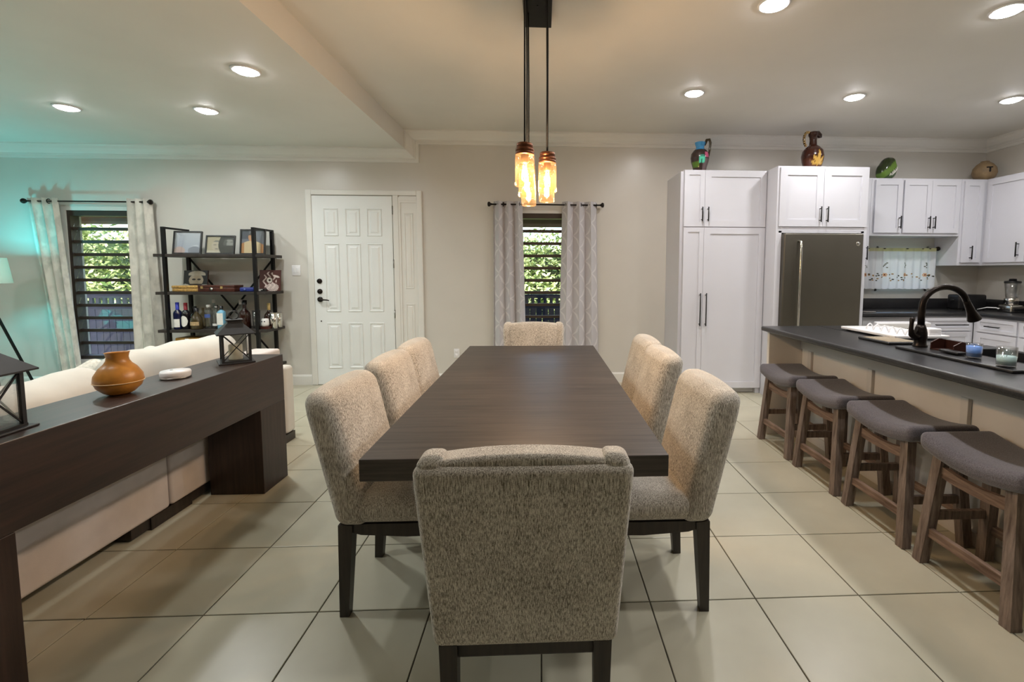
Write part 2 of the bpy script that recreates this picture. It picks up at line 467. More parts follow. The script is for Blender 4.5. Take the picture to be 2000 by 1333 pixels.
structure('wall_left', MB().box(XL - .12, XL, YF, W, -.05, ZR), 'wall_paint', 'painted wall at the far left of the living area', 'wall')
structure('wall_right', MB().box(XR, XR + .12, YF, W, -.05, ZR), 'wall_paint', 'painted wall behind the right kitchen run', 'wall')
structure('wall_front', MB().box(XL - .1, XR + .1, YF - .12, YF, -.05, ZR), 'wall_paint', 'painted wall behind the viewpoint', 'wall')
ce = MB().prism([(XL - .1, ZL), (XS, ZL), (XS, ZR), (XR + .1, ZR), (XR + .1, ZR + .15), (XL - .1, ZR + .15)], 'y', YF - .1, W + .1)
structure('ceiling', ce, 'ceiling_paint', 'smooth painted ceiling stepping up from living to dining side', 'ceiling')
# crown moulding: profile (depth from wall, drop from ceiling)
CR = [(0, 0), (.092, 0), (.092, .014), (.080, .024), (.070, .05), (.050, .082), (.028, .100), (.028, .112), (.018, .116), (.018, .148), (0, .150)]
def loft(A, B):
    n_ = len(A); return MB().add(A + B, [tuple(reversed(range(n_))), tuple(range(n_, 2 * n_))] + [(i, (i + 1) % n_, n_ + (i + 1) % n_, n_ + i) for i in range(n_)])
c1 = loft([(XL, W - d_, ZL - h_) for d_, h_ in CR], [(XS + h_, W - d_, ZL - h_) for d_, h_ in CR])
structure('trim_1', c1, 'trim_paint', 'crown moulding under the lower ceiling above the front door', 'moulding')
c2 = loft([(XS + h_, W - d_, ZR - h_) for d_, h_ in CR], [(XR, W - d_, ZR - h_) for d_, h_ in CR])
c3 = loft([(XS + h_, W - d_, ZL - h_) for d_, h_ in CR], [(XS + h_, W - d_, ZR - h_) for d_, h_ in CR])
c2.add(c3.v, c3.f)
structure('trim_2', c2, 'trim_paint', 'crown moulding under the higher ceiling running behind the kitchen cupboards', 'moulding')
structure('trim_3', MB().prism([(XR - d_, ZR - h_) for d_, h_ in CR], 'y', YF, W), 'trim_paint', 'crown moulding along the right kitchen wall', 'moulding')
structure('trim_4', MB().prism([(XL + d_, ZL - h_) for d_, h_ in CR], 'y', YF, W), 'trim_paint', 'crown moulding along the left wall', 'moulding')
BB = [(0, 0), (.016, 0), (.016, .105), (.008, .122), (0, .125)]
bb = MB()
for (a, b_) in ((XL, -2.767), (-1.424, 1.50)):
    bb.prism([(W - d_, z_) for d_, z_ in BB], 'x', a, b_)
structure('baseboard_back', bb, 'trim_paint', 'white baseboard along the far wall', 'baseboard')

# ------------------------------------------------------------------ front door, sidelight
door = thing('door_1', 'white nine-panel front door with bronze locks and lever', 'door', (DOOR[0], W, 0), kind='structure')
dw, dh = .934, 2.258
mb = MB().rbox(0.004, dw - .004, -.022, .0, .006, dh - .004, .003, 1, smooth=False)
obj('slab', mb, 'door_paint', door)
mo = MB()
for (a, b_) in ((.143, .327), (.412, .596), (.678, .867)):
    for (c_, d_) in ((.067, .211), (.248, .608), (.666, .909)):
        xa, xb, za, zb = a * dw, b_ * dw, dh * (1 - d_), dh * (1 - c_)
        p = MB()
        # sticking groove ring and raised field
        y = -.022
        ring = [(xa, za), (xb, za), (xb, zb), (xa, zb)]
        def inset(k): return [(xa + k, za + k), (xb - k, za + k), (xb - k, zb - k), (xa + k, zb - k)]
        lv = [(0, y), (.008, y - .009), (.018, y - .0005), (.036, y - .0005), (.052, y - .008)]
        vs = []
        for k, yy in lv:
            vs += [(q[0], yy, q[1]) for q in inset(k)]
        fs = []
        for L in range(len(lv) - 1):
            for q in range(4): fs.append((L * 4 + q, L * 4 + (q + 1) % 4, L * 4 + 4 + (q + 1) % 4, L * 4 + 4 + q))
        fs.append(tuple(range(len(vs) - 4, len(vs))))
        p.add(vs, fs); obj('panel', p, 'door_paint', door)
def rosette(z, r): return MB().cyl((.065, -.022, z), (.065, -.036, z), r, r * .9, 18).cyl((.065, -.036, z), (.065, -.044, z), r * .55, r * .45, 14)
for z in (1.252, 1.130):
    o = obj('deadbolt', rosette(z, .030), 'bronze', door); o['label'] = 'round bronze deadbolt'
hd = rosette(1.035, .032).tube([(.065, -.04, 1.035), (.065, -.07, 1.035), (.085, -.076, 1.035), (.16, -.072, 1.030), (.185, -.062, 1.024)], [.011, .011, .010, .008, .006], 8)
obj('lever_handle', hd, 'bronze', door)
obj('peephole', MB().cyl((.068, -.022, .775), (.068, -.028, .775), .008, .007, 10), 'bronze', door)
for z in (2.09, 1.46, .86): obj('hinge', MB().cyl((dw + .002, -.026, z - .05), (dw + .002, -.026, z + .05), .008, n=8), 'steel', door)
cs = MB()
cs.rbox(-2.767, -2.700, W - .030, W + .01, 0, 2.322, .008, 2, smooth=False)
cs.rbox(-1.488, -1.424, W - .030, W + .01, 0, 2.322, .008, 2, smooth=False)
cs.rbox(-2.702, -1.486, W - .030, W + .01, 2.262, 2.322, .008, 2, smooth=False)
cs.rbox(-1.765, -1.700, W - .028, W + .01, 0, 2.264, .006, 2, smooth=False)
structure('trim_5', cs, 'trim_paint', 'white casing around the front door and its sidelight', 'trim')
sl = thing('trim_6', 'narrow white panelled sidelight right of the front door', 'sidelight', (-1.700, W, 0), kind='structure')
obj('board', MB().box(.002, .213, -.012, 0, .003, 2.26), 'trim_paint', sl)
obj('head_moulding', MB().box(.0, .213, -.026, -.012, 2.205, 2.24).box(.0, .213, -.022, -.012, 2.18, 2.205), 'trim_paint', sl)
obj('stop_bead', MB().box(.0, .022, -.022, -.012, .003, 2.18), 'trim_paint', sl)
for (za, zb) in ((1.16, 2.06), (.16, .98)):
    p = MB(); xa, xb = .062, .168
    lv = [(0, -.012), (.008, -.020), (.016, -.013), (.026, -.013), (.036, -.018)]
    vs = []
    for k, yy in lv: vs += [(xa + k, yy, za + k), (xb - k, yy, za + k), (xb - k, yy, zb - k), (xa + k, yy, zb - k)]
    fs = []
    for L in range(len(lv) - 1):
        for q in range(4): fs.append((L * 4 + q, L * 4 + (q + 1) % 4, L * 4 + 4 + (q + 1) % 4, L * 4 + 4 + q))
    fs.append(tuple(range(len(vs) - 4, len(vs)))); p.add(vs, fs); obj('panel', p, 'trim_paint', sl)

sw = thing('light_switch', 'white light switch plate left of the front door', 'switch', (-2.913, W, 1.378))
obj('plate', MB().rbox(-.05, .05, -.008, 0, -.062, .062, .004, 1), 'white_plastic', sw)
for x in (-.022, .022): obj('rocker', MB().rbox(x - .015, x + .015, -.013, -.006, -.032, .032, .003, 1), 'white_plastic', sw)
ou = thing('wall_outlet', 'white socket plate low on the wall left of table', 'outlet', (-1.045, W, .374))
obj('plate', MB().rbox(-.034, .034, -.007, 0, -.056, .056, .004, 1), 'white_plastic', ou)
for z in (-.024, .024): obj('socket', MB().rbox(-.017, .017, -.011, -.005, z - .016, z + .016, .004, 1), 'white_plastic', ou)

# ------------------------------------------------------------------ louvred windows
def louvre_window(n_, hole, label, nb):
    x0, x1, z0, z1 = hole
    w = thing('window_%d' % n_, label, 'window', ((x0 + x1) / 2, W, z0), kind='structure')
    hw, hh = (x1 - x0) / 2, z1 - z0
    fr = MB().box(-hw, -hw + .035, -.004, .10, 0, hh).box(hw - .035, hw, -.004, .10, 0, hh).box(-hw + .035, hw - .035, -.004, .10, hh - .06, hh).box(-hw + .035, hw - .035, -.004, .10, 0, .04)
    obj('window_frame', fr, 'dark_window', w)
    tm = MB().box(-hw - .05, hw + .05, -.016, 0, hh, hh + .07).box(-hw - .05, -hw, -.016, 0, -.02, hh).box(hw, hw + .05, -.016, 0, -.02, hh).box(-hw - .06, hw + .06, -.035, 0, -.06, 0)
    obj('window_casing', tm, 'window_trim', w)
    step = (hh - .10) / nb
    bl = MB().rbox(-hw + .03, hw - .03, 0.02, .055, -.018, .018, .004, 1, smooth=False); bme = bl.mesh('louvre_bar'); bme.materials.append(MATS['dark_window'])
    a = math.radians(24); gl = MB().box(-hw + .036, hw - .036, -.003, .003, -.062, .062); gme = gl.mesh('louvre_pane'); gme.materials.append(MATS['window_glass'])
    for i in range(nb):
        z = .04 + step * (i + 1)
        if i < nb - 1: obj('louvre_bar', bme, None, w, (0, 0, z))
        obj('louvre_pane', gme, None, w, (0, .045, z - step / 2), (math.radians(-20), 0, 0))
    return w
louvre_window(1, WIN1, 'tall louvred window between the damask curtains', 11)
louvre_window(2, WIN2, 'tall louvred window at the end of the dining table', 11)
w3 = thing('window_3', 'small kitchen window behind the flowered cafe curtain', 'window', ((WIN3[0] + WIN3[1]) / 2, W, WIN3[2]), kind='structure')
hw, hh = (WIN3[1] - WIN3[0]) / 2, WIN3[3] - WIN3[2]
obj('window_frame', MB().box(-hw, -hw + .03, 0, .08, 0, hh).box(hw - .03, hw, 0, .08, 0, hh).box(-hw, hw, 0, .08, hh - .03, hh).box(-hw, hw, 0, .08, 0, .03).box(-.015, .015, .02, .06, 0, hh), 'window_trim', w3)
obj('pane', MB().box(-hw + .03, hw - .03, .04, .046, .03, hh - .03), 'window_glass', w3)

# ------------------------------------------------------------------ outdoors seen through the louvres
one('porch_slab', MB().box(-11, 7, W + .17, 7.6, -.2, -.08), 'porch_floor', 'concrete porch slab outside the louvred windows', 'porch', kind='structure')
one('porch_roof', MB().box(-11, 7, W + .17, 7.3, 2.36, 2.48).box(-11, 7, 7.18, 7.3, 2.07, 2.36), 'porch_soffit', 'brown porch roof edge outside the louvred windows', 'roof', kind='structure')
one('lawn_ground', MB().box(-25, 20, 7.6, 40, -.3, -.12), 'lawn', 'green ground beyond the porch', 'ground', kind='structure')
for (fx0, fx1, lb) in ((-9.5, -5.2, 'dark board railing seen through the left louvred window'), (-1.6, 1.8, 'dark board railing seen through the centre louvred window')):
    rl = thing('porch_railing', lb, 'railing', (fx0, 7.45, -.1))
    L = fx1 - fx0
    obj('top_rail', MB().box(0, L, -.03, .03, 1.04, 1.10), 'fence_paint', rl)
    obj('middle_rail', MB().box(0, L, -.02, .02, .86, .93), 'fence_paint', rl)
    pk = MB().box(0, .094, -.012, .012, 0, .90); pkm = pk.mesh('board'); pkm.materials.append(MATS['fence_paint'])
    bs = MB().box(0, .05, -.016, .016, .90, 1.05); bsm = bs.mesh('baluster'); bsm.materials.append(MATS['fence_paint'])
    k = 0
    while k * .1 < L - .05:
        obj('board', pkm, None, rl, (k * .1, 0, 0)); obj('baluster', bsm, None, rl, (k * .1 + .02, 0, 0)); k += 1
def hedge(name, label, x0, x1, y, zt, nl, seed):
    rnd = random.Random(seed); mb = MB(); cols = []
    for i in range(nl):
        x = rnd.uniform(x0, x1); zz = rnd.uniform(-.1, 1) ** 1 * zt * (1 - .12 * math.sin(x * 2.1) ** 2); yy = y + rnd.uniform(-.5, .5) + .35 * math.sin(x * 3) - .3 * math.sin(zz * 3)
        s_ = rnd.uniform(.035, .085); a, b_, c_ = rnd.uniform(0, 6.3), rnd.uniform(-.9, .9), rnd.uniform(0, 6.3)
        u = Vector((math.cos(a) * math.cos(b_), math.sin(a) * math.cos(b_), math.sin(b_))); v_ = u.orthogonal().normalized(); v_.rotate(Matrix.Rotation(c_, 3, u))
        p = Vector((x, yy, zz))
        mb.add([p - u * s_, p + v_ * s_ * .42, p + u * s_, p - v_ * s_ * .42], [(0, 1, 2, 3)])
        t_ = rnd.random(); col = hexc(int(96 + 110 * t_), int(122 + 90 * t_), int(62 + 80 * t_)); cols.append(col)
    o = obj(name, mb, 'leaf', None, fix=False); tag(o, label, 'hedge', kind='stuff')
    a = o.data.color_attributes.new('paint', 'FLOAT_COLOR', 'POINT'); buf = []
    for c_ in cols: buf += (list(c_) + [1]) * 4
    a.data.foreach_set('color', buf)
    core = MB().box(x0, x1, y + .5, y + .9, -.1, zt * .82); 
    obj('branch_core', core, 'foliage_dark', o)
hedge('garden_hedge', 'leafy green hedge beyond the left louvred window', -13.5, -6.2, 9.6, 2.45, 17000, 3)
hedge('garden_hedge', 'leafy green hedge beyond the centre louvred window', -3.0, 2.6, 9.3, 2.25, 14000, 5)

# ------------------------------------------------------------------ curtains and rods
def curtain(label, xt0, xt1, xb0, xb1, zt, zb, mat, folds, amp, y, seed, group, phase=0.0, cname='curtain'):
    rnd = random.Random(seed); nx, nz = folds * 16 + 1, 26
    Lr = (xt1 - xt0) * 1.9
    mb = MB(); vs = []; uv = []
    ph = [rnd.uniform(-.4, .4) for _ in range(folds + 2)]
    for side in (0, 1):
        for j in range(nz):
            t_ = j / (nz - 1); z = zb + (zt - zb) * t_
            for i in range(nx):
                s_ = i / (nx - 1); xa = xt0 + (xt1 - xt0) * s_; xb_ = xb0 + (xb1 - xb0) * s_
                a = s_ * folds * 2 * PI + phase + ph[int(s_ * folds)] * (1 - t_) * .8
                am = amp * (1 + .35 * (1 - t_) * math.sin(s_ * 7 + seed))
                x = xb_ + (xa - xb_) * t_ + .012 * math.sin(2 * a) * (1 - .3 * t_)
                yy = y + am * math.sin(a) + (.004 if side else -.004)
                vs.append((x, yy, z)); uv.append((s_ * Lr, z))
    N = nx * nz; fs = []
    for j in range(nz - 1):
        for i in range(nx - 1):
            a = j * nx + i; fs.append((a, a + 1, a + nx + 1, a + nx)); fs.append((N + a + nx, N + a + nx + 1, N + a + 1, N + a))
    for i in range(nx - 1):
        fs.append((i + 1, i, N + i, N + i + 1)); a = (nz - 1) * nx + i; fs.append((a, a + 1, N + a + 1, N + a))
    for j in range(nz - 1):
        a = j * nx; fs.append((a, a + nx, N + a + nx, N + a)); a += nx - 1; fs.append((a + nx, a, N + a, N + a + nx))
    mb.add(vs, fs, True); mb.uv = uv
    o = one(cname, mb, mat, label, 'curtain', group=group)
    return o
def rod(label, x0, x1, z, y, grom):
    t_ = thing('curtain_rod', label, 'curtain rod', ((x0 + x1) / 2, y, z)); L = (x1 - x0) / 2
    obj('rod', MB().cyl((-L + .02, 0, 0), (L - .02, 0, 0), .009, n=10), 'bronze', t_)
    for s_ in (-1, 1):
        obj('finial', MB().lathe([(.004, 0), (.012, .0), (.013, .012), (.026, .02), (.030, .034), (.024, .046), (.008, .050), (.001, .050)], 14, M=Matrix.Translation((s_ * (L - .03), 0, 0)) @ Matrix.Rotation(s_ * PI / 2, 4, 'Y')), 'bronze', t_)
        obj('bracket', MB().box(s_ * (L - .07) - .006, s_ * (L - .07) + .006, 0, W - y, -.006, .006).box(s_ * (L - .07) - .014, s_ * (L - .07) + .014, W - y - .006, W - y, -.03, .03), 'bronze', t_)
    for gx in grom:
        ring = [(gx - (x0 + x1) / 2, .024 * math.cos(a), .024 * math.sin(a)) for a in [2 * PI * k / 14 for k in range(15)]]
        obj('grommet', MB().tube(ring, .005, 6, False), 'bronze', t_)
RY = W - .085
rod('dark bronze rod above the left louvred window', -5.83, -4.46, 2.150, RY, [-5.70, -5.56, -4.60, -4.52])
rod('dark bronze rod above the centre louvred window', -.625, .715, 2.163, RY, [-.52, -.46, -.27, .28, .46, .56])
gl_ = 'curtain panels at the louvred windows'
curtain('pale damask curtain left of the left louvred window', -5.79, -5.46, -5.56, -5.32, 2.185, .06, 'curtain_damask', 3, .040, RY, 1, gl_)
curtain('pale damask curtain beside the bar shelf', -4.74, -4.47, -4.78, -4.42, 2.185, .06, 'curtain_damask', 3, .036, RY, 2, gl_, 1.0)
curtain('silver trellis curtain left of the centre window', -.585, -.245, -.60, -.20, 2.20, .03, 'curtain_trellis', 3, .040, RY, 3, gl_, .6)
curtain('silver trellis curtain right of the centre window', .245, .655, .205, .70, 2.20, .03, 'curtain_trellis', 3, .042, RY, 4, gl_, 2.2)
# kitchen cafe curtain with embroidered flowers
kc0, kc1, kz0, kz1 = 3.90, 4.865, 1.175, 1.675
NX, NZ = 330, 170
vs = []
for side in (0, 1):
    for j in range(NZ):
        for i in range(NX):
            s_, t_ = i / (NX - 1), j / (NZ - 1)
            z = kz0 + (kz1 - kz0) * t_ - (.006 * abs(math.sin(s_ * 40)) if j == 0 else 0)
            vs.append((kc0 + (kc1 - kc0) * s_, W - .10 + .010 * math.sin(s_ * 62) + .005 * math.sin(s_ * 23) + (.002 if side else 0), z))
N = NX * NZ; fs = []
for j in range(NZ - 1):
    for i in range(NX - 1):
        a = j * NX + i; fs.append((a, a + 1, a + NX + 1, a + NX)); fs.append((N + a + NX, N + a + NX + 1, N + a + 1, N + a))
kc = one('cafe_curtain', MB().add(vs, fs, True), 'cloth_paint', 'white cafe curtain embroidered with orange flowers in the kitchen', 'curtain')
rk = random.Random(5); blobs = []
for q in range(4):
    fx = kc0 + .08 + q * .255; fz = 1.345
    for k in range(6):
        a = k * PI / 3; blobs.append((fx + .017 * math.cos(a), fz + .017 * math.sin(a), 0.010, .007, hexc(224, 176, 122)))
    blobs.append((fx, fz, .009, .009, hexc(130, 62, 36)))
    for k in range(13):
        a = rk.uniform(.0, 1); sx_ = (rk.random() - .5) * .22
        blobs.append((fx + sx_, fz - .045 + rk.uniform(-.03, .06), .012, .007, hexc(70, 74, 56) if k % 3 else hexc(170, 130, 70)))
    for k in range(5): blobs.append((fx + rk.uniform(-.02, .02), fz + .09 + k * .014, .010, .006, hexc(86, 90, 60)))
def kpaint(x, y, z):
    for (bx, bz, rx, rz, col) in blobs:
        if ((x - bx) / rx) ** 2 + ((z - bz) / rz) ** 2 < 1: return col
    if z > kz1 - .04: return hexc(216, 214, 176)
    return hexc(234, 236, 240)
paint(kc, kpaint)
kr = thing('cafe_curtain_rod', 'short rod with dark finial above the kitchen cafe curtain', 'curtain rod', (4.39, W - .085, 1.668))
obj('rod', MB().cyl((-.50, 0, 0), (.50, 0, 0), .006, n=8), 'bronze', kr)
obj('finial', MB().ball((.515, 0, 0), .030, 12, 8, (.9, .9, .9)), 'bronze', kr)
for x in (-.47, .47): obj('bracket', MB().box(x - .006, x + .006, 0, .085, -.008, .008), 'bronze', kr)

# ------------------------------------------------------------------ recessed ceiling lights
def downlight(x, y, zc, label, col, group, power=1.0):
    t_ = thing('recessed_light', label, 'ceiling light', (x, y, zc), group=group)
    obj('trim_ring', MB().lathe([(.074, -.001), (.094, -.001), (.094, -.006), (.088, -.011), (.078, -.011), (.074, -.006)], 28, caps=False), 'white_plastic', t_)
    obj('diffuser', MB().lathe([(.001, -.030), (.040, -.027), (.064, -.019), (.074, -.008), (.074, -.002), (.001, -.002)], 28, caps=False), 'downlight_lens', t_)
    ld = bpy.data.lights.new('downlight', 'AREA'); ld.shape = 'DISK'; ld.size = .15; ld.energy = DOWN_W * power; ld.color = col; ld.spread = math.radians(165)
    lo = bpy.data.objects.new('downlight_lamp', ld); C.objects.link(lo); lo.parent = t_; lo.location = (0, 0, -.033)
gr_, gl2 = 'ceiling lights over dining and kitchen', 'ceiling lights over the living area'
for (x, y, lb) in ((1.387, 4.236, 'ceiling light in front of the pantry cupboard'), (2.904, 4.245, 'ceiling light in front of the fridge cupboard'), (4.426, 4.232, 'ceiling light at the right edge nearest the kitchen window'),
                   (1.413, 2.845, 'ceiling light cut by the top edge right of the pendant'), (2.895, 2.836, 'large bright ceiling light in the top right corner'), (4.40, 2.84, 'ceiling light over the right kitchen run out of frame'),
                   (1.40, 1.44, 'ceiling light over the near end of the table out of frame'), (2.90, 1.44, 'ceiling light over the near end of the island out of frame')):
    downlight(x, y, ZR, 'round recessed ' + lb, DOWN_COL_R, gr_, .84)
for (x, y, lb) in ((-4.151, 4.291, 'ceiling light leftmost above the louvred window'), (-2.98, 4.303, 'ceiling light in front of the bar shelf'), (-2.105, 3.453, 'ceiling light nearest the ceiling step'),
                   (-2.55, 1.75, 'ceiling light above the sofa console out of frame'), (-4.3, 2.0, 'ceiling light above the sofa seat out of frame'), (-5.6, 2.9, 'ceiling light at far left out of frame')):
    downlight(x, y, ZL, 'round recessed ' + lb, DOWN_COL_L, gl2, 1.0)

# ------------------------------------------------------------------ dining table
tb = thing('dining_table', 'long dark espresso dining table with thick plank top', 'table', (-.087, 2.605, 0))
obj('tabletop', MB().rbox(-.511, .511, -1.138, 1.138, .685, .76, .003, 1, smooth=False), 'table_wood', tb)
for y in (-.68, .68):
    obj('pedestal', MB().rbox(-.30, .30, y - .07, y + .07, .03, .685, .004, 1, smooth=False), 'table_wood_end', tb)
    obj('foot', MB().rbox(-.36, .36, y - .11, y + .11, 0, .05, .004, 1, smooth=False), 'table_wood_end', tb)
obj('stretcher', MB().box(-.04, .04, -.61, .61, .20, .32), 'table_wood_end', tb)

# ------------------------------------------------------------------ dining chairs
def lean(z): return -.085 * max(0, (z - .39)) / .54
def flare(z): return 1 + .11 * max(0, (z - .39)) / .54
def make_chair(label):
    t_ = thing('dining_chair', label, 'chair', group='tweed dining chairs around the table')
    def fseat(x, y, z):
        k = (1 - (x / .25) ** 4) * (1 - ((y - .02) / .26) ** 4)
        if z > .45: z += .028 * max(0, k) - .010 * max(0, (y - .1) / .16)
        return (x, y, z)
    obj('seat', MB().rbox(-.243, .243, -.20, .275, .385, .492, .045, 3, fseat, mid=5), 'chair_tweed', t_)
    def shoulder(y, z, yc=-.188, z0=.845, z1=.935):
        t2 = max(0, min(1, (z - z0) / (z1 - z0))); return yc + (y - yc) * math.sqrt(1 - .80 * t2 * t2)
    def fback(x, y, z):
        zz = z
        if z > .80: zz = z + .016 * (1 - (x / .2) ** 2) * (z - .80) / .11
        bow = .014 * (1 - (x / .2) ** 2) * math.sin(PI * min(1, max(0, (z - .40) / .53)))
        return (x * flare(z), shoulder(y, z) + lean(z) + (bow if y > -.19 else 0), zz)
    def fshell(x, y, z): return (x * flare(z), shoulder(y, z) + lean(z), z)
    obj('back_shell', MB().rbox(-.245, .245, -.250, -.195, .380, .905, .024, 3, fshell, mid=14), 'chair_tweed', t_)
    obj('back_cushion', MB().rbox(-.194, .194, -.236, -.139, .385, .912, .013, 3, fback, mid=12), 'chair_tweed', t_)
    for s_ in (-1, 1):
        def fw(x, y, z):
            return (x * flare(z) * (1 - .05 * max(0, (z - .86) / .06) ** 2), shoulder(y, z) + lean(z), z)
        a, b_ = (.183, .243) if s_ > 0 else (-.243, -.183)
        obj('wing', MB().rbox(a, b_, -.243, -.137, .385, .927, .022, 4, fw, mid=12), 'chair_tweed', t_)
    ap = MB().rbox(-.215, .215, -.225, .25, .335, .388, .006, 1, smooth=False)
    obj('seat_rail', ap, 'chair_wood', t_)
    for sx_ in (-1, 1):
        obj('leg', MB().bar((sx_ * .205, -.222, .388), (sx_ * .200, -.232, 0), .048, .048, .72), 'chair_wood', t_)
        obj('leg', MB().bar((sx_ * .205, .235, .388), (sx_ * .203, .238, 0), .046, .046, .70), 'chair_wood', t_)
    return t_
ch = make_chair('beige tweed dining chair at the near end, its back to the viewer')
ch.location = (-.044, 1.385, 0)
dup(ch, (-.077, 3.745, 0), PI, 'beige tweed dining chair at the far end before the window')
def make_side_chair(label):
    t_ = thing('dining_chair', label, 'chair', group='tweed dining chairs around the table')
    def fseat(x, y, z):
        k = (1 - (x / .24) ** 4) * (1 - ((y - .03) / .25) ** 4)
        if z > .45: z += .030 * max(0, k)
        return (x, y, z)
    obj('seat', MB().rbox(-.232, .232, -.19, .275, .385, .490, .048, 4, fseat, mid=5), 'chair_tweed', t_)
    def fb(x, y, z):
        t2 = max(0, min(1, (z - .815) / .115)); yc = -.190
        y2 = yc + (y - yc) * math.sqrt(1 - .62 * t2 * t2)
        k = 1 - (x / .242) ** 2
        bow = (.024 if y > yc else .010) * k
        return (x * (1 + .03 * (z - .39)) * (1 - .05 * t2 * t2), y2 + 1.45 * lean(z) + (bow if y > yc else -bow), z + .014 * k * t2)
    obj('backrest', MB().rbox(-.240, .240, -.250, -.132, .382, .906, .044, 5, fb, mid=12), 'chair_tweed', t_)
    q = [(-.215, .388), (.25, .388), (.25, .352), (.18, .338), (.02, .334), (-.16, .345), (-.215, .362)]
    rl_ = MB()
    for s_ in (-1, 1): rl_.prism(q, 'x', s_ * .205 - .012, s_ * .205 + .012)
    rl_.box(-.195, .195, .235, .25, .340, .388).box(-.195, .195, -.215, -.20, .340, .388)
    obj('seat_rail', rl_, 'chair_wood', t_)
    for sx_ in (-1, 1):
        obj('leg', MB().bar((sx_ * .200, -.215, .39), (sx_ * .190, -.238, 0), .054, .054, .66), 'chair_wood', t_)
        obj('leg', MB().bar((sx_ * .200, .232, .39), (sx_ * .195, .238, 0), .050, .050, .66), 'chair_wood', t_)
    return t_
sc_ = None
for (x, y, rz, lb) in ((-.548, 1.955, -PI / 2, 'left side of the table, nearest the viewer'), (-.548, 2.525, -PI / 2, 'left side of the table, middle of three'), (-.55, 3.02, -PI / 2, 'left side of the table, third from the viewer'),
                       (.418, 1.925, PI / 2, 'right side of the table, nearest the viewer'), (.42, 2.66, PI / 2, 'right side of the table, middle of three'), (.44, 3.155, PI / 2, 'right side of the table, third from the viewer')):
    lb = 'beige tweed chair on the ' + lb
    if sc_ is None:
        sc_ = make_side_chair(lb); sc_.location = (x, y, 0); sc_.rotation_euler = (0, 0, rz)
    else: dup(sc_, (x, y, 0), rz, lb)

# ------------------------------------------------------------------ pendant lamp with jars
pd = thing('pendant_lamp', 'hanging pendant lamp of five amber glass jars over the table', 'pendant light', (-.028, 2.62, ZR))
obj('canopy', MB().rbox(-.088, .088, -.50, .50, -.04, 0, .004, 1, smooth=False), 'bronze', pd)
for yy in (-.2, .25): obj('screw', MB().cyl((.0, yy, -.04), (.0, yy, -.044), .006, n=8), 'black_metal', pd)
jar_prof = [(.038, .165), (.040, .158), (.046, .152), (.0475, .144), (.0475, .008), (.045, .002), (.040, 0), (.001, 0)]
for k, (sx_, y) in enumerate(((-1, 2.29), (1, 2.455), (-1, 2.62), (1, 2.785), (-1, 2.95))):
    x = -.058 if sx_ < 0 else .055; zl = 1.79 - ZR; yl = y - 2.62
    obj('cord', MB().tube([(x, yl, -.04), (x + .002, yl, -.5), (x, yl, zl + .20)], .0045, 6), 'black_metal', pd)
    j = obj('jar', MB().lathe(jar_prof, 24, (0, 0, 0), caps=False), 'jar_glass', pd, (x, yl, zl))
    obj('lid', MB().lathe([(.001, .208), (.036, .208), (.040, .205), (.040, .190), (.037, .188), (.037, .184), (.0455, .182), (.0455, .170), (.041, .168), (.0455, .165), (.0455, .155), (.040, .152), (.001, .152)], 24, caps=False), 'copper_cap', j)
    obj('socket', MB().lathe([(.001, .152), (.020, .152), (.020, .118), (.015, .112), (.001, .112)], 16, caps=False), 'jar_ring', j)
    obj('bulb', MB().lathe([(.012, .114), (.014, .104), (.021, .085), (.023, .070), (.020, .055), (.010, .042), (.001, .038)], 16, caps=False), 'bulb_glass', j)
    obj('filament', MB().tube([(-.006, 0, .104), (-.008, 0, .060), (0, 0, .052), (.008, 0, .060), (.006, 0, .104), (0, .005, .070)], .004, 6), 'filament', j)
    ld = bpy.data.lights.new('pendant_bulb', 'POINT'); ld.energy = PEND_W; ld.color = PEND_COL; ld.shadow_soft_size = .018
    lo = bpy.data.objects.new('pendant_bulb_lamp', ld); C.objects.link(lo); lo.parent = pd; lo.location = (x, yl, zl + .075)

# ------------------------------------------------------------------ island, worktop, sink
isl = thing('kitchen_island', 'white panelled breakfast island with overhanging bar side', 'island', (2.17, 2.3, 0))
IY0, IY1 = -1.35, 1.39
obj('body', MB().box(.012, .032, IY0, IY1, .0, .878).box(.52, .54, IY0, IY1, 0, .878).box(.032, .52, IY0, IY0 + .02, 0, .878).box(.032, .52, IY1 - .02, IY1, 0, .878), 'island_paint', isl)
obj('toe_board', MB().box(-.004, .012, IY0, IY1, 0, .07), 'batten_paint', isl)
obj('top_rail', MB().box(-.004, .012, IY0, IY1, .735, .878), 'batten_paint', isl)
pan = [IY1 - .137 - .68 * k for k in range(4)]
for y in pan: obj('batten', MB().rbox(-.010, .012, y - .022, y + .022, .07, .735, .003, 1, smooth=False), 'batten_paint', isl)
obj('end_panel', MB().rbox(-.275, .012, IY1, IY1 + .035, 0, .878, .003, 1, smooth=False), 'island_paint', isl)
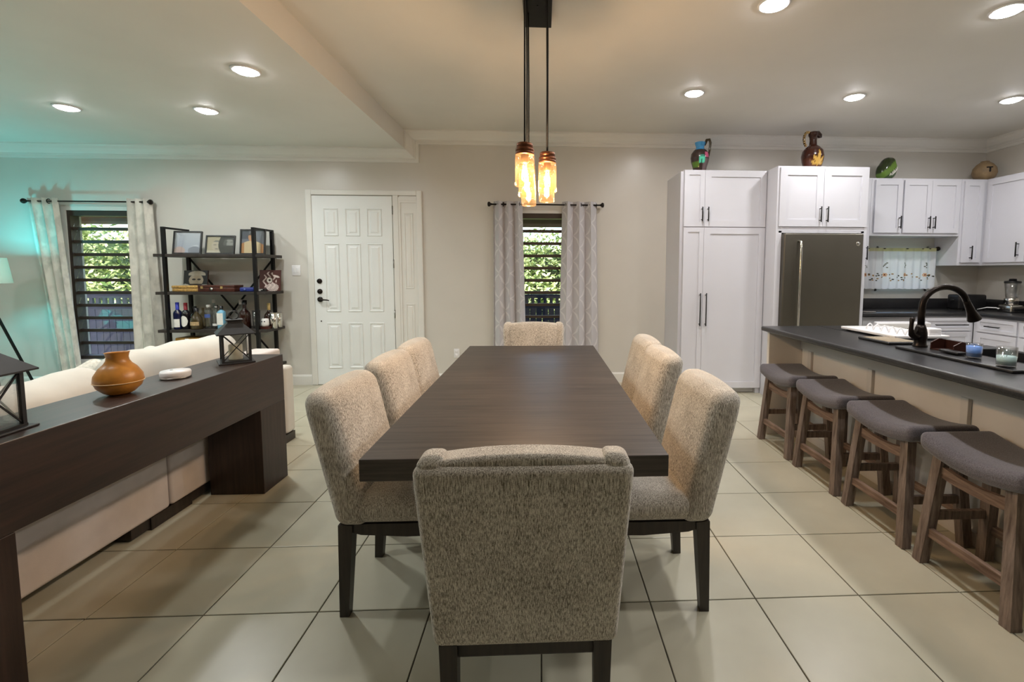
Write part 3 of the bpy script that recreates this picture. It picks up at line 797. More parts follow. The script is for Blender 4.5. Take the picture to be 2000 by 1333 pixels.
# worktop with a cut-out for the sink
wt = MB()
x0, x1, y0, y1 = 1.845, 2.765, .93, 3.745
sx0, sx1, sy0, sy1 = 2.34, 2.66, 1.98, 2.50
wt.rbox(x0, sx0, y0, y1, .880, .920, .014, 3, smooth=True)
wt.box(sx0 - .002, x1, y0 + .004, sy0, .882, .920).box(sx0 - .002, x1, sy1, y1 - .004, .882, .920).box(sx1, x1, sy0, sy1, .882, .920)
one('island_worktop', wt, 'counter_black', 'black speckled worktop with rounded edge on the island', 'worktop')
sk_ = thing('kitchen_sink', 'black drop-in sink with raised deck in the island', 'sink', (2.40, 2.25, .920))
rim = MB()
rim.rbox(-.29, -.08, -.33, .36, 0, .016, .006, 2).rbox(.27, .30, -.33, .36, 0, .012, .005, 2).rbox(-.10, .29, -.33, -.26, 0, .016, .006, 2).rbox(-.10, .29, .24, .36, 0, .016, .006, 2)
obj('rim', rim, 'sink_black', sk_)
bs = MB().box(-.058, -.05, -.26, .24, -.20, .012).box(.245, .253, -.26, .24, -.20, .010).box(-.05, .245, -.262, -.254, -.20, .012).box(-.05, .245, .236, .244, -.20, .012).box(-.05, .245, -.26, .24, -.208, -.20)
obj('basin', bs, 'sink_black', sk_)
obj('drain', MB().lathe([(.001, -.199), (.045, -.199), (.045, -.196), (.001, -.196)], 16, (.1, 0, 0)), 'steel', sk_)
fc = thing('kitchen_faucet', 'tall gooseneck dark bronze faucet on the island sink', 'faucet', (2.236, 2.575, .936))
obj('base', MB().lathe([(.001, 0), (.037, 0), (.037, .006), (.033, .012), (.031, .03), (.035, .055), (.034, .080), (.028, .110), (.021, .130), (.001, .130)], 20), 'bronze', fc)
pts = [(0, 0, .12), (-.002, 0, .18), (0, 0, .23)]
for k in range(1, 15):
    a = PI - k * (PI * .90) / 14
    pts.append((.138 + .138 * math.cos(a), 0, .235 + .118 * math.sin(a)))
obj('spout', MB().tube(pts, [.0185] * 3 + [.018] * 14, 12), 'bronze', fc)
e0, e1 = Vector(pts[-1]), Vector(pts[-1]) - Vector(pts[-2]); e1.normalize()
obj('spray_head', MB().tube([e0 - e1 * .01, e0 + e1 * .02, e0 + e1 * .07, e0 + e1 * .125, e0 + e1 * .13], [.017, .0185, .023, .036, .033], 14), 'bronze', fc)
obj('lever', MB().tube([(-.015, -.01, .062), (-.045, -.012, .060), (-.062, -.012, .075), (-.070, -.012, .105), (-.068, -.012, .14), (-.066, -.012, .165), (-.066, -.012, .176)], [.020, .022, .019, .012, .011, .014, .006], 12), 'bronze', fc)

def candle(name, label, loc, r, h, wax, fill):
    t_ = thing(name, label, 'candle', loc)
    obj('glass', MB().lathe([(.001, 0), (r * .88, 0), (r * .94, .004), (r, h), (r - .003, h), (r * .90, .010), (.001, .010)], 22, caps=False), 'clear_glass', t_)
    obj('wax', MB().lathe([(.001, .011), (r * .88, .011), (r * .945, h * fill), (r * .3, h * fill - .004), (.001, h * fill - .005)], 22, caps=False), wax, t_)
    obj('wick', MB().cyl((0, 0, h * fill - .006), (.002, 0, h * fill + .010), .0012, n=5), 'black_plastic', t_)
candle('candle', 'blue wax candle in a short glass on the sink deck', (2.200, 2.20, .936), .034, .079, 'blue_wax', .80)
candle('candle', 'pale teal candle in a clear glass at right of sink deck', (2.155, 1.995, .936), .038, .094, 'teal_wax', .55)
sh = thing('sponge_holder', 'brown copper sponge caddy beside the faucet', 'caddy', (2.265, 2.41, .936))
obj('tray', MB().box(-.045, .045, -.075, .075, 0, .006), 'copper', sh)
for s_ in (-1, 1):
    obj('side', MB().prism([(-.045, 0), (.045, 0), (.045, .055), (.0, .062), (-.045, .04)], 'y', s_ * .072 - .003, s_ * .072 + .003), 'copper', sh)
obj('back', MB().box(.040, .046, -.072, .072, 0, .055), 'copper', sh)
one('soap_dish', MB().rbox(-.028, .028, -.06, .06, 0, .014, .006, 2, lambda x, y, z: (x, y, z + .006 * (y / .06) ** 2)), 'black_plastic', 'small black dish left of the blue candle', 'dish', (2.205, 2.325, .936))
# cutting boards and drying tray
cb = thing('cutting_board', 'dark rimmed cutting board with tan face on the island', 'cutting board', (2.275, 2.86, .9205))
obj('board', MB().rbox(-.115, .115, -.14, .14, 0, .016, .006, 2), 'black_plastic', cb)
obj('face', MB().rbox(-.095, .095, -.115, .115, .014, .0175, .001, 1), 'cork', cb)
dr = thing('dish_rack', 'white dish drying rack and tray near the far end of island', 'dish rack', (2.545, 3.19, .9205))
obj('tray', MB().rbox(-.19, .19, -.28, .28, .010, .022, .006, 2).rbox(-.19, -.18, -.28, .28, .015, .030, .004, 1).rbox(.18, .19, -.28, .28, .015, .030, .004, 1).rbox(-.19, .19, -.28, -.27, .015, .030, .004, 1).rbox(-.19, .19, .27, .28, .015, .030, .004, 1), 'white_plastic', dr)
for x in (-.15, .15):
    for y in (-.24, .24): obj('foot', MB().box(x - .012, x + .012, y - .012, y + .012, 0, .012), 'rubber', dr)
for k in range(6):
    y = -.20 + k * .075
    obj('tine', MB().tube([(-.06, y, .02), (-.045, y, .052), (-.03, y, .062), (-.015, y, .052), (0, y, .02)], .0055, 6), 'white_plastic', dr)
obj('cutlery_cup', MB().rbox(.06, .15, -.26, -.17, .02, .075, .008, 2), 'white_plastic', dr)

# ------------------------------------------------------------------ bar stools
def make_stool(label):
    t_ = thing('bar_stool', label, 'stool', group='saddle stools along the island')
    def fs_(x, y, z):
        up_ = .040 * (abs(y) / .24) ** 2
        return (x, y, z + up_)
    obj('cushion', MB().rbox(-.185, .185, -.243, .243, .508, .592, .034, 3, fs_, mid=7), 'stool_fabric', t_)
    for sx_ in (-1, 1):
        for sy_ in (-1, 1):
            obj('leg', MB().bar((sx_ * .125, sy_ * .165, .545), (sx_ * .160, sy_ * .210, 0), .046, .046, 1.0, side=(0, 1, 0)), 'stool_wood', t_)
    for sx_ in (-1, 1):
        xr = sx_ * .128 + (.003 if sx_ > 0 else 0)
        # curved upper rail
        q = []
        for k in range(7):
            y = -.165 + .33 * k / 6; q.append((y, .492 - .022 * (1 - (y / .165) ** 2)))
        q2 = [(y, .438 - .012 * (1 - (y / .165) ** 2) + .0) for (y, z_) in reversed(q)]
        obj('upper_rail', MB().prism(q + q2, 'x', xr - .012, xr + .012), 'stool_wood_rail', t_)
        obj('stretcher', MB().box(sx_ * .150 - .012 + (.01 if sx_ > 0 else 0), sx_ * .150 + .012 + (.01 if sx_ > 0 else 0), -.195, .195, .140, .180), 'stool_wood_rail', t_)
    for sy_ in (-1, 1):
        obj('side_stretcher', MB().box(-.145, .15, sy_ * .192 - .011, sy_ * .192 + .011, .215, .255), 'stool_wood', t_)
    return t_
st = make_stool('grey saddle bar stool nearest the fridge')
st.location = (1.965, 3.385, 0)
for (y, lb) in ((2.85, 'second along from the fridge'), (2.315, 'third along from the fridge'), (1.79, 'closest to the viewer, cut by the frame')):
    dup(st, (1.965, y, 0), 0, 'grey saddle bar stool ' + lb)

# ------------------------------------------------------------------ cabinets
def pull(z0, z1, x, y=-.0, vertical=True):
    mb = MB()
    if vertical:
        mb.cyl((x, y - .034, z0), (x, y - .034, z1), .0065, n=8)
        for z in (z0 + .02, z1 - .02): mb.cyl((x, y, z), (x, y - .034, z), .005, n=8)
    else:
        mb.cyl((z0, y - .034, x), (z1, y - .034, x), .0065, n=8)
        for q in (z0 + .02, z1 - .02): mb.cyl((q, y, x), (q, y - .034, x), .005, n=8)
    return mb
def shaker(parent, x0, x1, z0, z1, y, handle=None, rail=.058, name='door', hx=None, mat='cabinet_paint'):
    # frame and panel door in local coordinates, face at y (front towards -y)
    g_ = .0015; x0 += g_; x1 -= g_; z0 += g_; z1 -= g_
    mb = MB().box(x0, x1, y + .010, y + .020, z0, z1)
    r = min(rail, (x1 - x0) * .3)
    mb.box(x0, x0 + r, y, y + .011, z0, z1).box(x1 - r, x1, y, y + .011, z0, z1).box(x0 + r, x1 - r, y, y + .011, z0, z0 + r).box(x0 + r, x1 - r, y, y + .011, z1 - r, z1)
    d_ = obj(name, mb, mat, parent)
    if handle: obj('handle', pull(*handle, y) if len(handle) == 3 else pull(handle[0], handle[1], handle[2], y, False), 'black_metal', d_)
    return d_
YP = 4.967
pc = thing('pantry_cabinet', 'tall white shaker pantry cupboard left of the fridge', 'cabinet', (1.545, YP, 0))
pw, ph = .915, 2.483
obj('carcass', MB().box(0, pw, .021, W - YP - .002, .06, ph), 'cabinet_paint', pc)
obj('filler', MB().box(-.028, 0, .05, W - YP - .002, 0, ph - .01), 'cabinet_paint', pc)
obj('base_frame', MB().box(0, .10, .03, .5, 0, .06).box(pw - .045, pw, .021, .5, 0, .06).box(0, pw, .08, .1, 0, .06), 'cabinet_paint', pc)
obj('vent_grille', MB().box(.55, pw - .05, .06, .08, .008, .05), 'cabinet_inside', pc)
shaker(pc, 0, .228, 1.868, ph - .004, 0, (1.925, 2.080, .196), .05)
shaker(pc, .228, pw, 1.868, ph - .004, 0, (1.925, 2.080, .262), .07)
shaker(pc, 0, .228, .065, 1.862, 0, (.775, 1.14, .196), .05)
shaker(pc, .228, pw, .065, 1.862, 0, (.775, 1.14, .262), .07)
YE = 4.75
fcab = thing('fridge_cabinet', 'white surround cupboard with two doors above the fridge', 'cabinet', (2.466, YE, 0))
ew = .992
obj('side_panel', MB().box(0, .030, 0.0, W - YE - .002, 0, 2.483), 'cabinet_paint', fcab)
obj('side_panel', MB().box(ew - .030, ew, 0.0, W - YE - .002, 0, 2.483), 'cabinet_paint', fcab)
obj('carcass', MB().box(.03, ew - .03, .022, W - YE - .002, 1.83, 2.483).box(.03, ew - .03, 0, .022, 2.466, 2.483).box(.03, ew - .03, 0, .022, 1.808, 1.85), 'cabinet_paint', fcab)
obj('face_frame', MB().box(.03, .062, 0, .03, 0, 1.81).box(ew - .062, ew - .03, 0, .03, 0, 1.81).box(.03, ew - .03, .0, .03, 1.79, 1.81), 'cabinet_paint', fcab)
shaker(fcab, .024, ew / 2, 1.853, 2.466, -.012, (1.90, 2.062, ew / 2 - .037), .075)
shaker(fcab, ew / 2, ew - .010, 1.853, 2.466, -.012, (1.90, 2.062, ew / 2 + .037), .075)
fr = thing('refrigerator', 'slate grey refrigerator with a long bar handle', 'fridge', (2.53, 4.72, 0))
fw_, fh = .862, 1.783
obj('body', MB().rbox(.006, fw_ - .006, .07, .80, .015, fh - .01, .006, 1, smooth=False), 'fridge_side', fr)
obj('fresh_food_door', MB().rbox(0, fw_, -.03, .065, .53, fh, .018, 3), 'fridge_slate', fr)
obj('freezer_drawer', MB().rbox(0, fw_, -.03, .065, .04, .522, .018, 3), 'fridge_slate', fr)
obj('bar_handle', MB().tube([(.155, -.030, 1.700), (.155, -.075, 1.690), (.152, -.088, 1.62), (.150, -.090, 1.2), (.150, -.088, .72), (.152, -.075, .64), (.155, -.030, .63)], .013, 10), 'chrome', fr)
bd = obj('badge', MB().lathe([(.001, .004), (.017, .004), (.020, .002), (.022, 0)], 20, M=Matrix.Translation((0.80, -.030, 1.675)) @ Matrix.Rotation(PI / 2, 4, 'X'), caps=False), 'chrome', fr)
obj('monogram', MB().tube([(0.80 + .011 * math.cos(a), -.0345, 1.675 + .011 * math.sin(a)) for a in [2 * PI * k / 16 for k in range(17)]], .0012, 5, False).tube([(.793, -.0345, 1.672), (.798, -.0345, 1.680), (.802, -.0345, 1.671), (.808, -.0345, 1.679)], .0012, 5), 'fridge_side', bd)

YU = W - .33
def upper(label, x0, x1, z0, doors, name='wall_cabinet'):
    t_ = thing(name, label, 'cabinet', (x0, YU, z0), group='white wall cupboards')
    w, h = x1 - x0, 2.470 - z0
    obj('carcass', MB().box(0, w, .0, .328, 0, h), 'cabinet_paint', t_)
    for (a, b_, hx, hz0, hz1) in doors:
        shaker(t_, a - x0, b_ - x0, .032, h - .022, -.020, (hz0 - z0, hz1 - z0, hx - x0), .055)
    return t_
upper('narrow white wall cupboard between fridge and kitchen window', 3.50, 3.836, 1.46, [(3.52, 3.815, 3.785, 1.52, 1.68)])
upper('single-door white wall cupboard right of the fridge top', 3.838, 4.208, 1.805, [(3.872, 4.200, 4.172, 1.885, 2.03)])
upper('double-door white wall cupboard above the kitchen window', 4.210, 4.928, 1.805, [(4.222, 4.556, 4.525, 1.885, 2.03), (4.556, 4.905, 4.588, 1.885, 2.03)])
upper('tall white corner wall cupboard right of the kitchen window', 4.930, 5.24, 1.46, [(4.955, 5.195, 5.060, 1.53, 1.69)])
rc = thing('wall_cabinet', 'white wall cupboard on the right wall above the blender', 'cabinet', (5.24, YU, 1.46), -PI / 2, group='white wall cupboards')
obj('carcass', MB().box(0.0, 2.2, .0, .286, 0, 1.01), 'cabinet_paint', rc)
for k in range(4):
    shaker(rc, .03 + k * .53, .03 + k * .53 + .46, .032, .988, -.02, (.09, .25, .03 + k * .53 + (.40 if k % 2 == 0 else .06)), .055)
one('wall_cabinet_box', MB().box(5.24, 5.526, YU, W - .002, 1.46, 2.470), 'cabinet_paint', 'blind white corner box joining the two wall cupboard runs', 'cabinet')
# lower run
YB = W - .61
dwsh = thing('dishwasher', 'white dishwasher with its door ajar below the kitchen window', 'dishwasher', (3.62, YB, 0))
obj('tub', MB().box(.01, .60, .03, .58, .10, .868), 'cabinet_inside', dwsh)
Md = Matrix.Translation((0, 0, .11)) @ Matrix.Rotation(math.radians(13), 4, 'X')
dd = obj('door', MB().rbox(0, .61, -.03, .02, 0, .60, .008, 2, M=Md), 'white_plastic', dwsh)
cp = obj('control_strip', MB().rbox(0, .61, -.045, .02, .605, .745, .012, 2, M=Md), 'white_plastic', dd)
for k in range(7): obj('button', MB().box(.20 + k * .024, .212 + k * .024, -.047, -.044, .67, .682, M=Md), 'fridge_side', dd)
obj('toe_kick', MB().box(0, .61, .05, .07, 0, .10), 'black_plastic', dwsh)
bc = thing('base_cabinet', 'white base cupboard with drawer and long black pull', 'cabinet', (4.235, YB, 0))
obj('carcass', MB().box(0, .675, .0, .60, .09, .878), 'cabinet_paint', bc)
obj('toe_kick', MB().box(0, .675, .06, .08, 0, .09), 'cabinet_inside', bc)
shaker(bc, .012, .635, .715, .865, -.02, (.19, .57, .785, 0), .035, 'drawer')
shaker(bc, .012, .325, .105, .705, -.02, None, .055)
shaker(bc, .325, .635, .105, .705, -.02, None, .055)
XB = 4.91
for k, lb in enumerate(('nearest the corner', 'in the middle', 'farthest from the corner')):
    rb = thing('base_cabinet', 'white drawer base cupboard on the right run, ' + lb, 'cabinet', (XB, YB - .01 - k * .50, 0), -PI / 2, group='base cupboards on the right run')
    obj('carcass', MB().box(0, .498, .0, .61, .09, .878), 'cabinet_paint', rb)
    obj('toe_kick', MB().box(0, .498, .06, .08, 0, .09), 'cabinet_inside', rb)
    shaker(rb, .05 if k == 0 else .012, .486, .715, .865, -.02, (.17, .33, .785, 0), .035, 'drawer')
    shaker(rb, .05 if k == 0 else .012, .486, .105, .705, -.02, None, .055)
kw = MB().rbox(3.482, XR - .002, YB - .03, W - .002, .880, .920, .012, 2).rbox(XB - .03, XR - .002, YB - 1.55, YB - .02, .880, .920, .012, 2)
one('kitchen_worktop', kw, 'counter_black', 'black speckled worktop along the kitchen walls', 'worktop')
one('backsplash', MB().rbox(3.482, XR - .002, W - .022, W - .002, .9205, 1.048, .003, 1).rbox(XR - .022, XR - .002, YB - 1.55, W - .022, .9205, 1.048, .003, 1), 'counter_black', 'black upstand strip behind the kitchen worktop', 'backsplash')
one('pan_lid', MB().rbox(-.07, .07, -.05, .05, 0, .012, .005, 2), 'chrome', 'small silver lid lying at the left end of kitchen worktop', 'lid', (3.72, 5.03, .9205))

# worktop appliances
to = thing('toaster', 'black toaster on the kitchen worktop in the corner', 'toaster', (5.16, 5.30, .9205))
obj('body', MB().rbox(-.175, .175, -.085, .085, .012, .190, .022, 3), 'black_plastic', to)
for y in (-.03, .03): obj('slot', MB().box(-.12, .12, y - .014, y + .014, .186, .1915), 'steel', to)
obj('lever', MB().rbox(-.19, -.172, -.02, .02, .11, .13, .004, 1), 'black_plastic', to)
obj('dial', MB().cyl((-.06, -.085, .06), (-.06, -.097, .06), .016, n=14), 'steel', to)
for x in (-.14, .14): obj('foot', MB().box(x - .02, x + .02, -.07, .07, 0, .014), 'rubber', to)
bl = thing('blender', 'glass jar blender with steel base in the kitchen corner', 'blender', (5.385, 4.98, .9205))
obj('base', MB().rbox(-.085, .085, -.085, .085, .0, .085, .016, 2, lambda x, y, z: (x * (1 - z), y * (1 - z), z)), 'chrome', bl)
obj('control_panel', MB().rbox(-.06, .06, -.092, -.078, .018, .05, .004, 1), 'black_plastic', bl)
obj('collar', MB().lathe([(.055, .085), (.066, .09), (.066, .155), (.060, .165), (.040, .165)], 20), 'chrome', bl)
obj('jar', MB().lathe([(.050, .165), (.056, .18), (.072, .335), (.069, .335), (.053, .185), (.047, .170)], 20, caps=False), 'clear_glass', bl)
obj('jar_handle', MB().tube([(.07, 0, .32), (.11, 0, .31), (.112, 0, .22), (.066, 0, .20)], .008, 8), 'clear_glass', bl)
obj('lid', MB().lathe([(.001, .335), (.074, .335), (.076, .345), (.072, .357), (.035, .360), (.032, .384), (.001, .386)], 20, caps=False), 'black_plastic', bl)
one('power_cord', MB().tube([(5.20, 5.20, .935), (5.24, 5.12, .965), (5.29, 5.06, .965), (5.33, 5.02, .945), (5.35, 4.99, .93)], .006, 8), 'white_plastic', 'white cord between toaster and blender', 'cord')

# ------------------------------------------------------------------ vessels on the cupboards
def dense(prof, k=4):
    out = []
    for i in range(len(prof) - 1):
        for q in range(k):
            a = q / k; out.append((prof[i][0] * (1 - a) + prof[i + 1][0] * a, prof[i][1] * (1 - a) + prof[i + 1][1] * a))
    return out + [prof[-1]]
pj = thing('painted_jug', 'dark painted jug with blue neck on the pantry cupboard', 'jug', (1.765, 5.14, 2.4835)); pj.scale = (1.12, 1.12, 1.17)
prof = [(.001, 0), (.060, 0), (.068, .05), (.084, .10), (.090, .14), (.084, .18), (.062, .21), (.042, .225), (.040, .245), (.050, .272), (.052, .285), (.044, .285), (.036, .25), (.001, .24)]
o = obj('body', MB().lathe(dense(prof, 4), 56, caps=False), 'glazed_paint', pj)
def jp(x, y, z):
    if z > .212: return hexc(72, 150, 204)
    a = math.atan2(y, x) + PI / 2 ; u = a * .085
    if -.035 < u < .025 and .085 < z < .135 : return hexc(96, 214, 180) if not (-.012 < u < -.002 and z < .115) else hexc(40, 60, 60)
    if z >= .135 and abs(u + .005) < .04 - (z - .135) * 1.6 and z < .155: return hexc(70, 150, 130)
    if .028 < u < .075 and .14 < z < .185: return hexc(206, 92, 132)
    if u < -.03 and .05 < z < .10: return hexc(84, 116, 40)
    if .0 < u < .08 and z < .12: return hexc(106, 90, 92)
    return hexc(58, 46, 42)
paint(o, jp)
obj('handle', MB().tube([(.045, .0, .262), (.065, -.005, .31), (.090, -.005, .315), (.102, -.004, .285), (.098, -.002, .22), (.088, 0, .16)], [.012, .014, .014, .013, .011, .010], 8), 'green_glass', pj)
bj = thing('brown_jug', 'glossy brown jug with gold leaves on the fridge cupboard', 'jug', (2.99, 5.02, 2.4835)); bj.scale = (1.12, 1.12, 1.14)
prof = [(.001, 0), (.068, 0), (.076, .03), (.096, .10), (.103, .15), (.092, .20), (.062, .235), (.036, .255), (.032, .30), (.036, .33), (.046, .35), (.044, .375), (.03, .382), (.001, .378)]
o = obj('body', MB().lathe(dense(prof, 4), 64, caps=False), 'glazed_paint', bj)
def bp(x, y, z):
    a = math.atan2(y, x) + PI / 2 - .12; u = a * .10
    for (cu, cz, an, L, wd_) in ((0, .055, 1.57, .14, .014), (0, .06, 2.2, .10, .016), (0, .06, .95, .10, .016), (0, .05, 2.75, .085, .014), (0, .05, .4, .085, .014)):
        du, dz = u - cu, z - cz; t_ = du * math.cos(an) + dz * math.sin(an); q = -du * math.sin(an) + dz * math.cos(an)
        if 0 < t_ < L and abs(q) < wd_ * math.sin(PI * t_ / L) ** .7: return hexc(190, 152, 76)
    return hexc(54, 24, 16) if z > .12 else hexc(76, 38, 22)
paint(o, bp)
hb = [(-.030, 0, .365), (-.055, 0, .378), (-.080, 0, .368), (-.093, 0, .340), (-.095, 0, .305), (-.088, 0, .270), (-.070, 0, .240)]
hh_ = obj('handle', MB().tube(hb, .011, 8), 'brown_glass', bj)
for i in range(len(hb) - 1):
    a, b_ = Vector(hb[i]), Vector(hb[i + 1])
    for t_ in (.1, .6):
        p = a.lerp(b_, t_); dr_ = (b_ - a).normalized(); nr = Vector((dr_.z, 0, -dr_.x))
        obj('twist', MB().tube([p - nr * .011 + Vector((0, -.006, 0)), p + Vector((0, -.013, 0)) + dr_ * .004, p + nr * .011 + Vector((0, -.006, 0)) + dr_ * .008], .005, 6), 'gold', hh_)
obj('spout', MB().tube([(.015, 0, .355), (.045, 0, .362), (.062, -.004, .345), (.064, -.004, .325)], [.034, .030, .024, .018], 10), 'brown_glass', bj)
gv = thing('green_shell_vase', 'green leaf-shaped ceramic vessel with pale rim on wall cupboard', 'vase', (4.08, 5.33, 2.4705), .2)
mbg = MB().rbox(-.092, .092, -.065, .065, 0, .262, .055, 4, lambda x, y, z: ((x * (1.0 + .28 * math.sin(PI * min(1, z / .2)) - .35 * max(0, z - .15) / .11) + .18 * (z - .1)), y * (.8 + .3 * math.sin(PI * z / .262)), z + .25 * x * max(0, z - .12)), mid=8)
o = obj('body', mbg, 'glazed_paint', gv)
def gp_(x, y, z):
    s_ = x * .72 + z * 1.0
    q = z - x * .85
    if .048 < q < .066 and x > -.02: return hexc(226, 226, 210)
    if .066 <= q < .078: return hexc(26, 32, 18)
    if .078 <= q < .17: return hexc(104, 138, 56)
    if q >= .17: return hexc(50, 62, 34)
    return hexc(70, 92, 56)
paint(o, gp_)
obj('rim', MB().tube([(.01, -.066, .045), (.05, -.074, .085), (.085, -.066, .125), (.105, -.045, .155)], .006, 6), 'label_white', gv)
tg = thing('tan_pot', 'round tan clay pot in the corner on the wall cupboards', 'pot', (5.27, 5.30, 2.4705))
prof = [(.001, 0), (.070, 0), (.105, .04), (.120, .09), (.110, .145), (.078, .19), (.045, .215), (.040, .226), (.034, .22), (.001, .2)]
o = obj('body', MB().lathe(dense(prof, 3), 40, caps=False), 'tan_gourd', tg)
obj('motif', MB().rbox(-.03, .03, -.004, .002, .055, .068, .002, 1, M=Matrix.Translation((-.045, -.108, .075)) @ Matrix.Rotation(-.42, 4, 'Z')).rbox(-.006, .012, -.004, .002, .01, .06, .002, 1, M=Matrix.Translation((-.045, -.110, .072)) @ Matrix.Rotation(-.42, 4, 'Z')), 'dark_glass', tg)

# ------------------------------------------------------------------ console table and what stands on it
ct = thing('console_table', 'chunky dark brown console table behind the sofa', 'console table', (-1.87, 2.145, 0))
obj('top_beam', MB().rbox(-.16, .16, -.905, .905, .525, .825, .003, 1, smooth=False), 'console_wood', ct)
for y in (-.775, .775): obj('leg', MB().rbox(-.16, .16, y - .13, y + .13, 0, .525, .003, 1, smooth=False), 'console_wood_upright', ct)
gd = thing('gourd_vase', 'orange-brown gourd vase with a cut rim on the console', 'vase', (-1.875, 2.075, .825))
GS = (.70, .88)
prof = [(.001, 0), (.045, .0), (.075, .012), (.108, .040), (.122, .072), (.117, .100), (.092, .135), (.068, .155), (.056, .172), (.053, .188), (.058, .208), (.062, .214), (.056, .212), (.048, .186), (.001, .15)]
mbv = MB().lathe(dense([(a * GS[0], b_ * GS[1]) for a, b_ in prof], 2), 36, caps=False)
mbv.v = [(x, y, z + (.10 * x * .5 - .04 * y if z > .165 else 0)) for (x, y, z) in mbv.v]
obj('body', mbv, 'gourd_skin', gd)
obj('painted_line', MB().tube([(.0847 * math.cos(a), .0847 * math.sin(a), .058) for a in [2 * PI * k / 40 for k in range(41)]], .0022, 5, False), 'pale_line', gd)
pk_ = thing('smart_puck', 'round white puck device between gourd and lantern on console', 'device', (-1.875, 2.385, .825))
obj('body', MB().lathe([(.001, 0), (.056, 0), (.062, .006), (.064, .030), (.060, .038), (.001, .040)], 32, caps=False), 'white_plastic', pk_)
obj('base_ring', MB().lathe([(.058, .0), (.0635, .002), (.0635, .008), (.058, .008)], 32, caps=False), 'steel', pk_)
obj('top_dot', MB().cyl((-.02, .0, .040), (-.02, 0, .0415), .006, n=10), 'steel', pk_)
def lantern(label, loc, rz, s_=1.0):
    t_ = thing('lantern', label, 'lantern', loc, rz, group='metal lanterns on the console'); b_ = .066 * s_; hz = .172 * s_; q = .0065
    obj('base', MB().rbox(-b_ * 1.35, b_ * 1.35, -b_ * 1.35, b_ * 1.35, 0, .008, .003, 1, smooth=False).box(-b_ * 1.1, b_ * 1.1, -b_ * 1.1, b_ * 1.1, .008, .016), 'lantern_metal', t_)
    for sx_ in (-1, 1):
        for sy_ in (-1, 1): obj('post', MB().box(sx_ * b_ - q, sx_ * b_ + q, sy_ * b_ - q, sy_ * b_ + q, .012, hz), 'lantern_metal', t_)
    for a in range(4):
        M = Matrix.Rotation(a * PI / 2, 4, 'Z')
        obj('cross_bar', MB().bar((-b_, -b_, .016), (b_, -b_, hz), .005, .004, M=M).bar((b_, -b_, .016), (-b_, -b_, hz), .005, .004, M=M), 'lantern_metal', t_)
        obj('pane', MB().box(-b_ + q, b_ - q, -b_ + .003, -b_ + .005, .016, hz, M=M), 'clear_glass', t_)
    e, c_ = b_ * 1.42, b_ * .52
    vs = [(-e, -e, hz), (e, -e, hz), (e, e, hz), (-e, e, hz), (-e, -e, hz + .006), (e, -e, hz + .006), (e, e, hz + .006), (-e, e, hz + .006)]
    z2 = hz + .068 * s_
    vs += [(-c_, -c_, z2), (c_, -c_, z2), (c_, c_, z2), (-c_, c_, z2)]
    fs = [(3, 2, 1, 0), (8, 9, 10, 11)] + [(i, (i + 1) % 4, 4 + (i + 1) % 4, 4 + i) for i in range(4)] + [(4 + i, 4 + (i + 1) % 4, 8 + (i + 1) % 4, 8 + i) for i in range(4)]
    obj('roof', MB().add(vs, fs), 'lantern_metal', t_)
    obj('chimney', MB().box(-c_, c_, -c_, c_, z2, z2 + .012).rbox(-c_ * 1.25, c_ * 1.25, -c_ * 1.25, c_ * 1.25, z2 + .012, z2 + .018, .002, 1, smooth=False), 'lantern_metal', t_)
    rc_ = .024
    obj('ring', MB().tube([(rc_ * math.cos(a), 0, z2 + .018 + rc_ + rc_ * math.sin(a)) for a in [2 * PI * k / 20 for k in range(21)]], .0035, 6, False), 'lantern_metal', t_)
    return t_
lantern('dark metal lantern at the far end of the console', (-1.845, 2.80, .825), math.radians(38), 1.0)
lantern('dark metal lantern cut by the left edge on the near console end', (-1.875, 1.552, .825), math.radians(4), 1.16)
one('pillar_candle', MB().lathe([(.001, 0), (.034, 0), (.035, .004), (.035, .086), (.031, .090), (.010, .086), (.001, .085)], 20, caps=False), 'wax', 'cream pillar candle inside the far console lantern', 'candle', (-1.845, 2.80, .8415))
one('pillar_candle', MB().lathe([(.001, 0), (.036, 0), (.037, .004), (.037, .090), (.033, .094), (.010, .090), (.001, .089)], 20, caps=False), 'wax', 'cream pillar candle inside the near console lantern', 'candle', (-1.875, 1.552, .8415))

# ------------------------------------------------------------------ sofa
so = thing('sofa', 'long off-white fabric sofa backing onto the console', 'sofa', (-2.06, 2.2, 0))
def sb(y0, y1, z0, z1, x0, x1, r, mat='sofa_fabric', nm='back_panel'): return obj(nm, MB().rbox(x0, x1, y0, y1, z0, z1, r, 3), mat, so)
sb(-2.0, .335, .065, .76, -.20, 0, .02, 'sofa_back_fabric', 'back_panel')
sb(.345, 1.45, .065, .765, -.20, 0, .02, 'sofa_back_fabric', 'back_panel')
sb(1.45, 1.575, .065, .612, -1.0, .028, .03, 'sofa_fabric', 'arm')
sb(-2.0, .335, .065, .44, -1.0, -.22, .04, 'sofa_fabric', 'seat_base')
sb(.345, 1.45, .065, .44, -1.0, -.22, .04, 'sofa_fabric', 'seat_base')
for (y, x) in ((-1.9, -.05), (.28, -.05), (.42, -.05), (1.49, -.02), (-1.9, -.9), (.38, -.9), (1.4, -.9)):
    obj('foot', MB().box(x - .05, x + .045, y - .07, y + .07, 0, .066), 'chair_wood', so)
obj('plinth', MB().box(-.15, -.012, .10, 1.50, .012, .066), 'chair_wood', so)
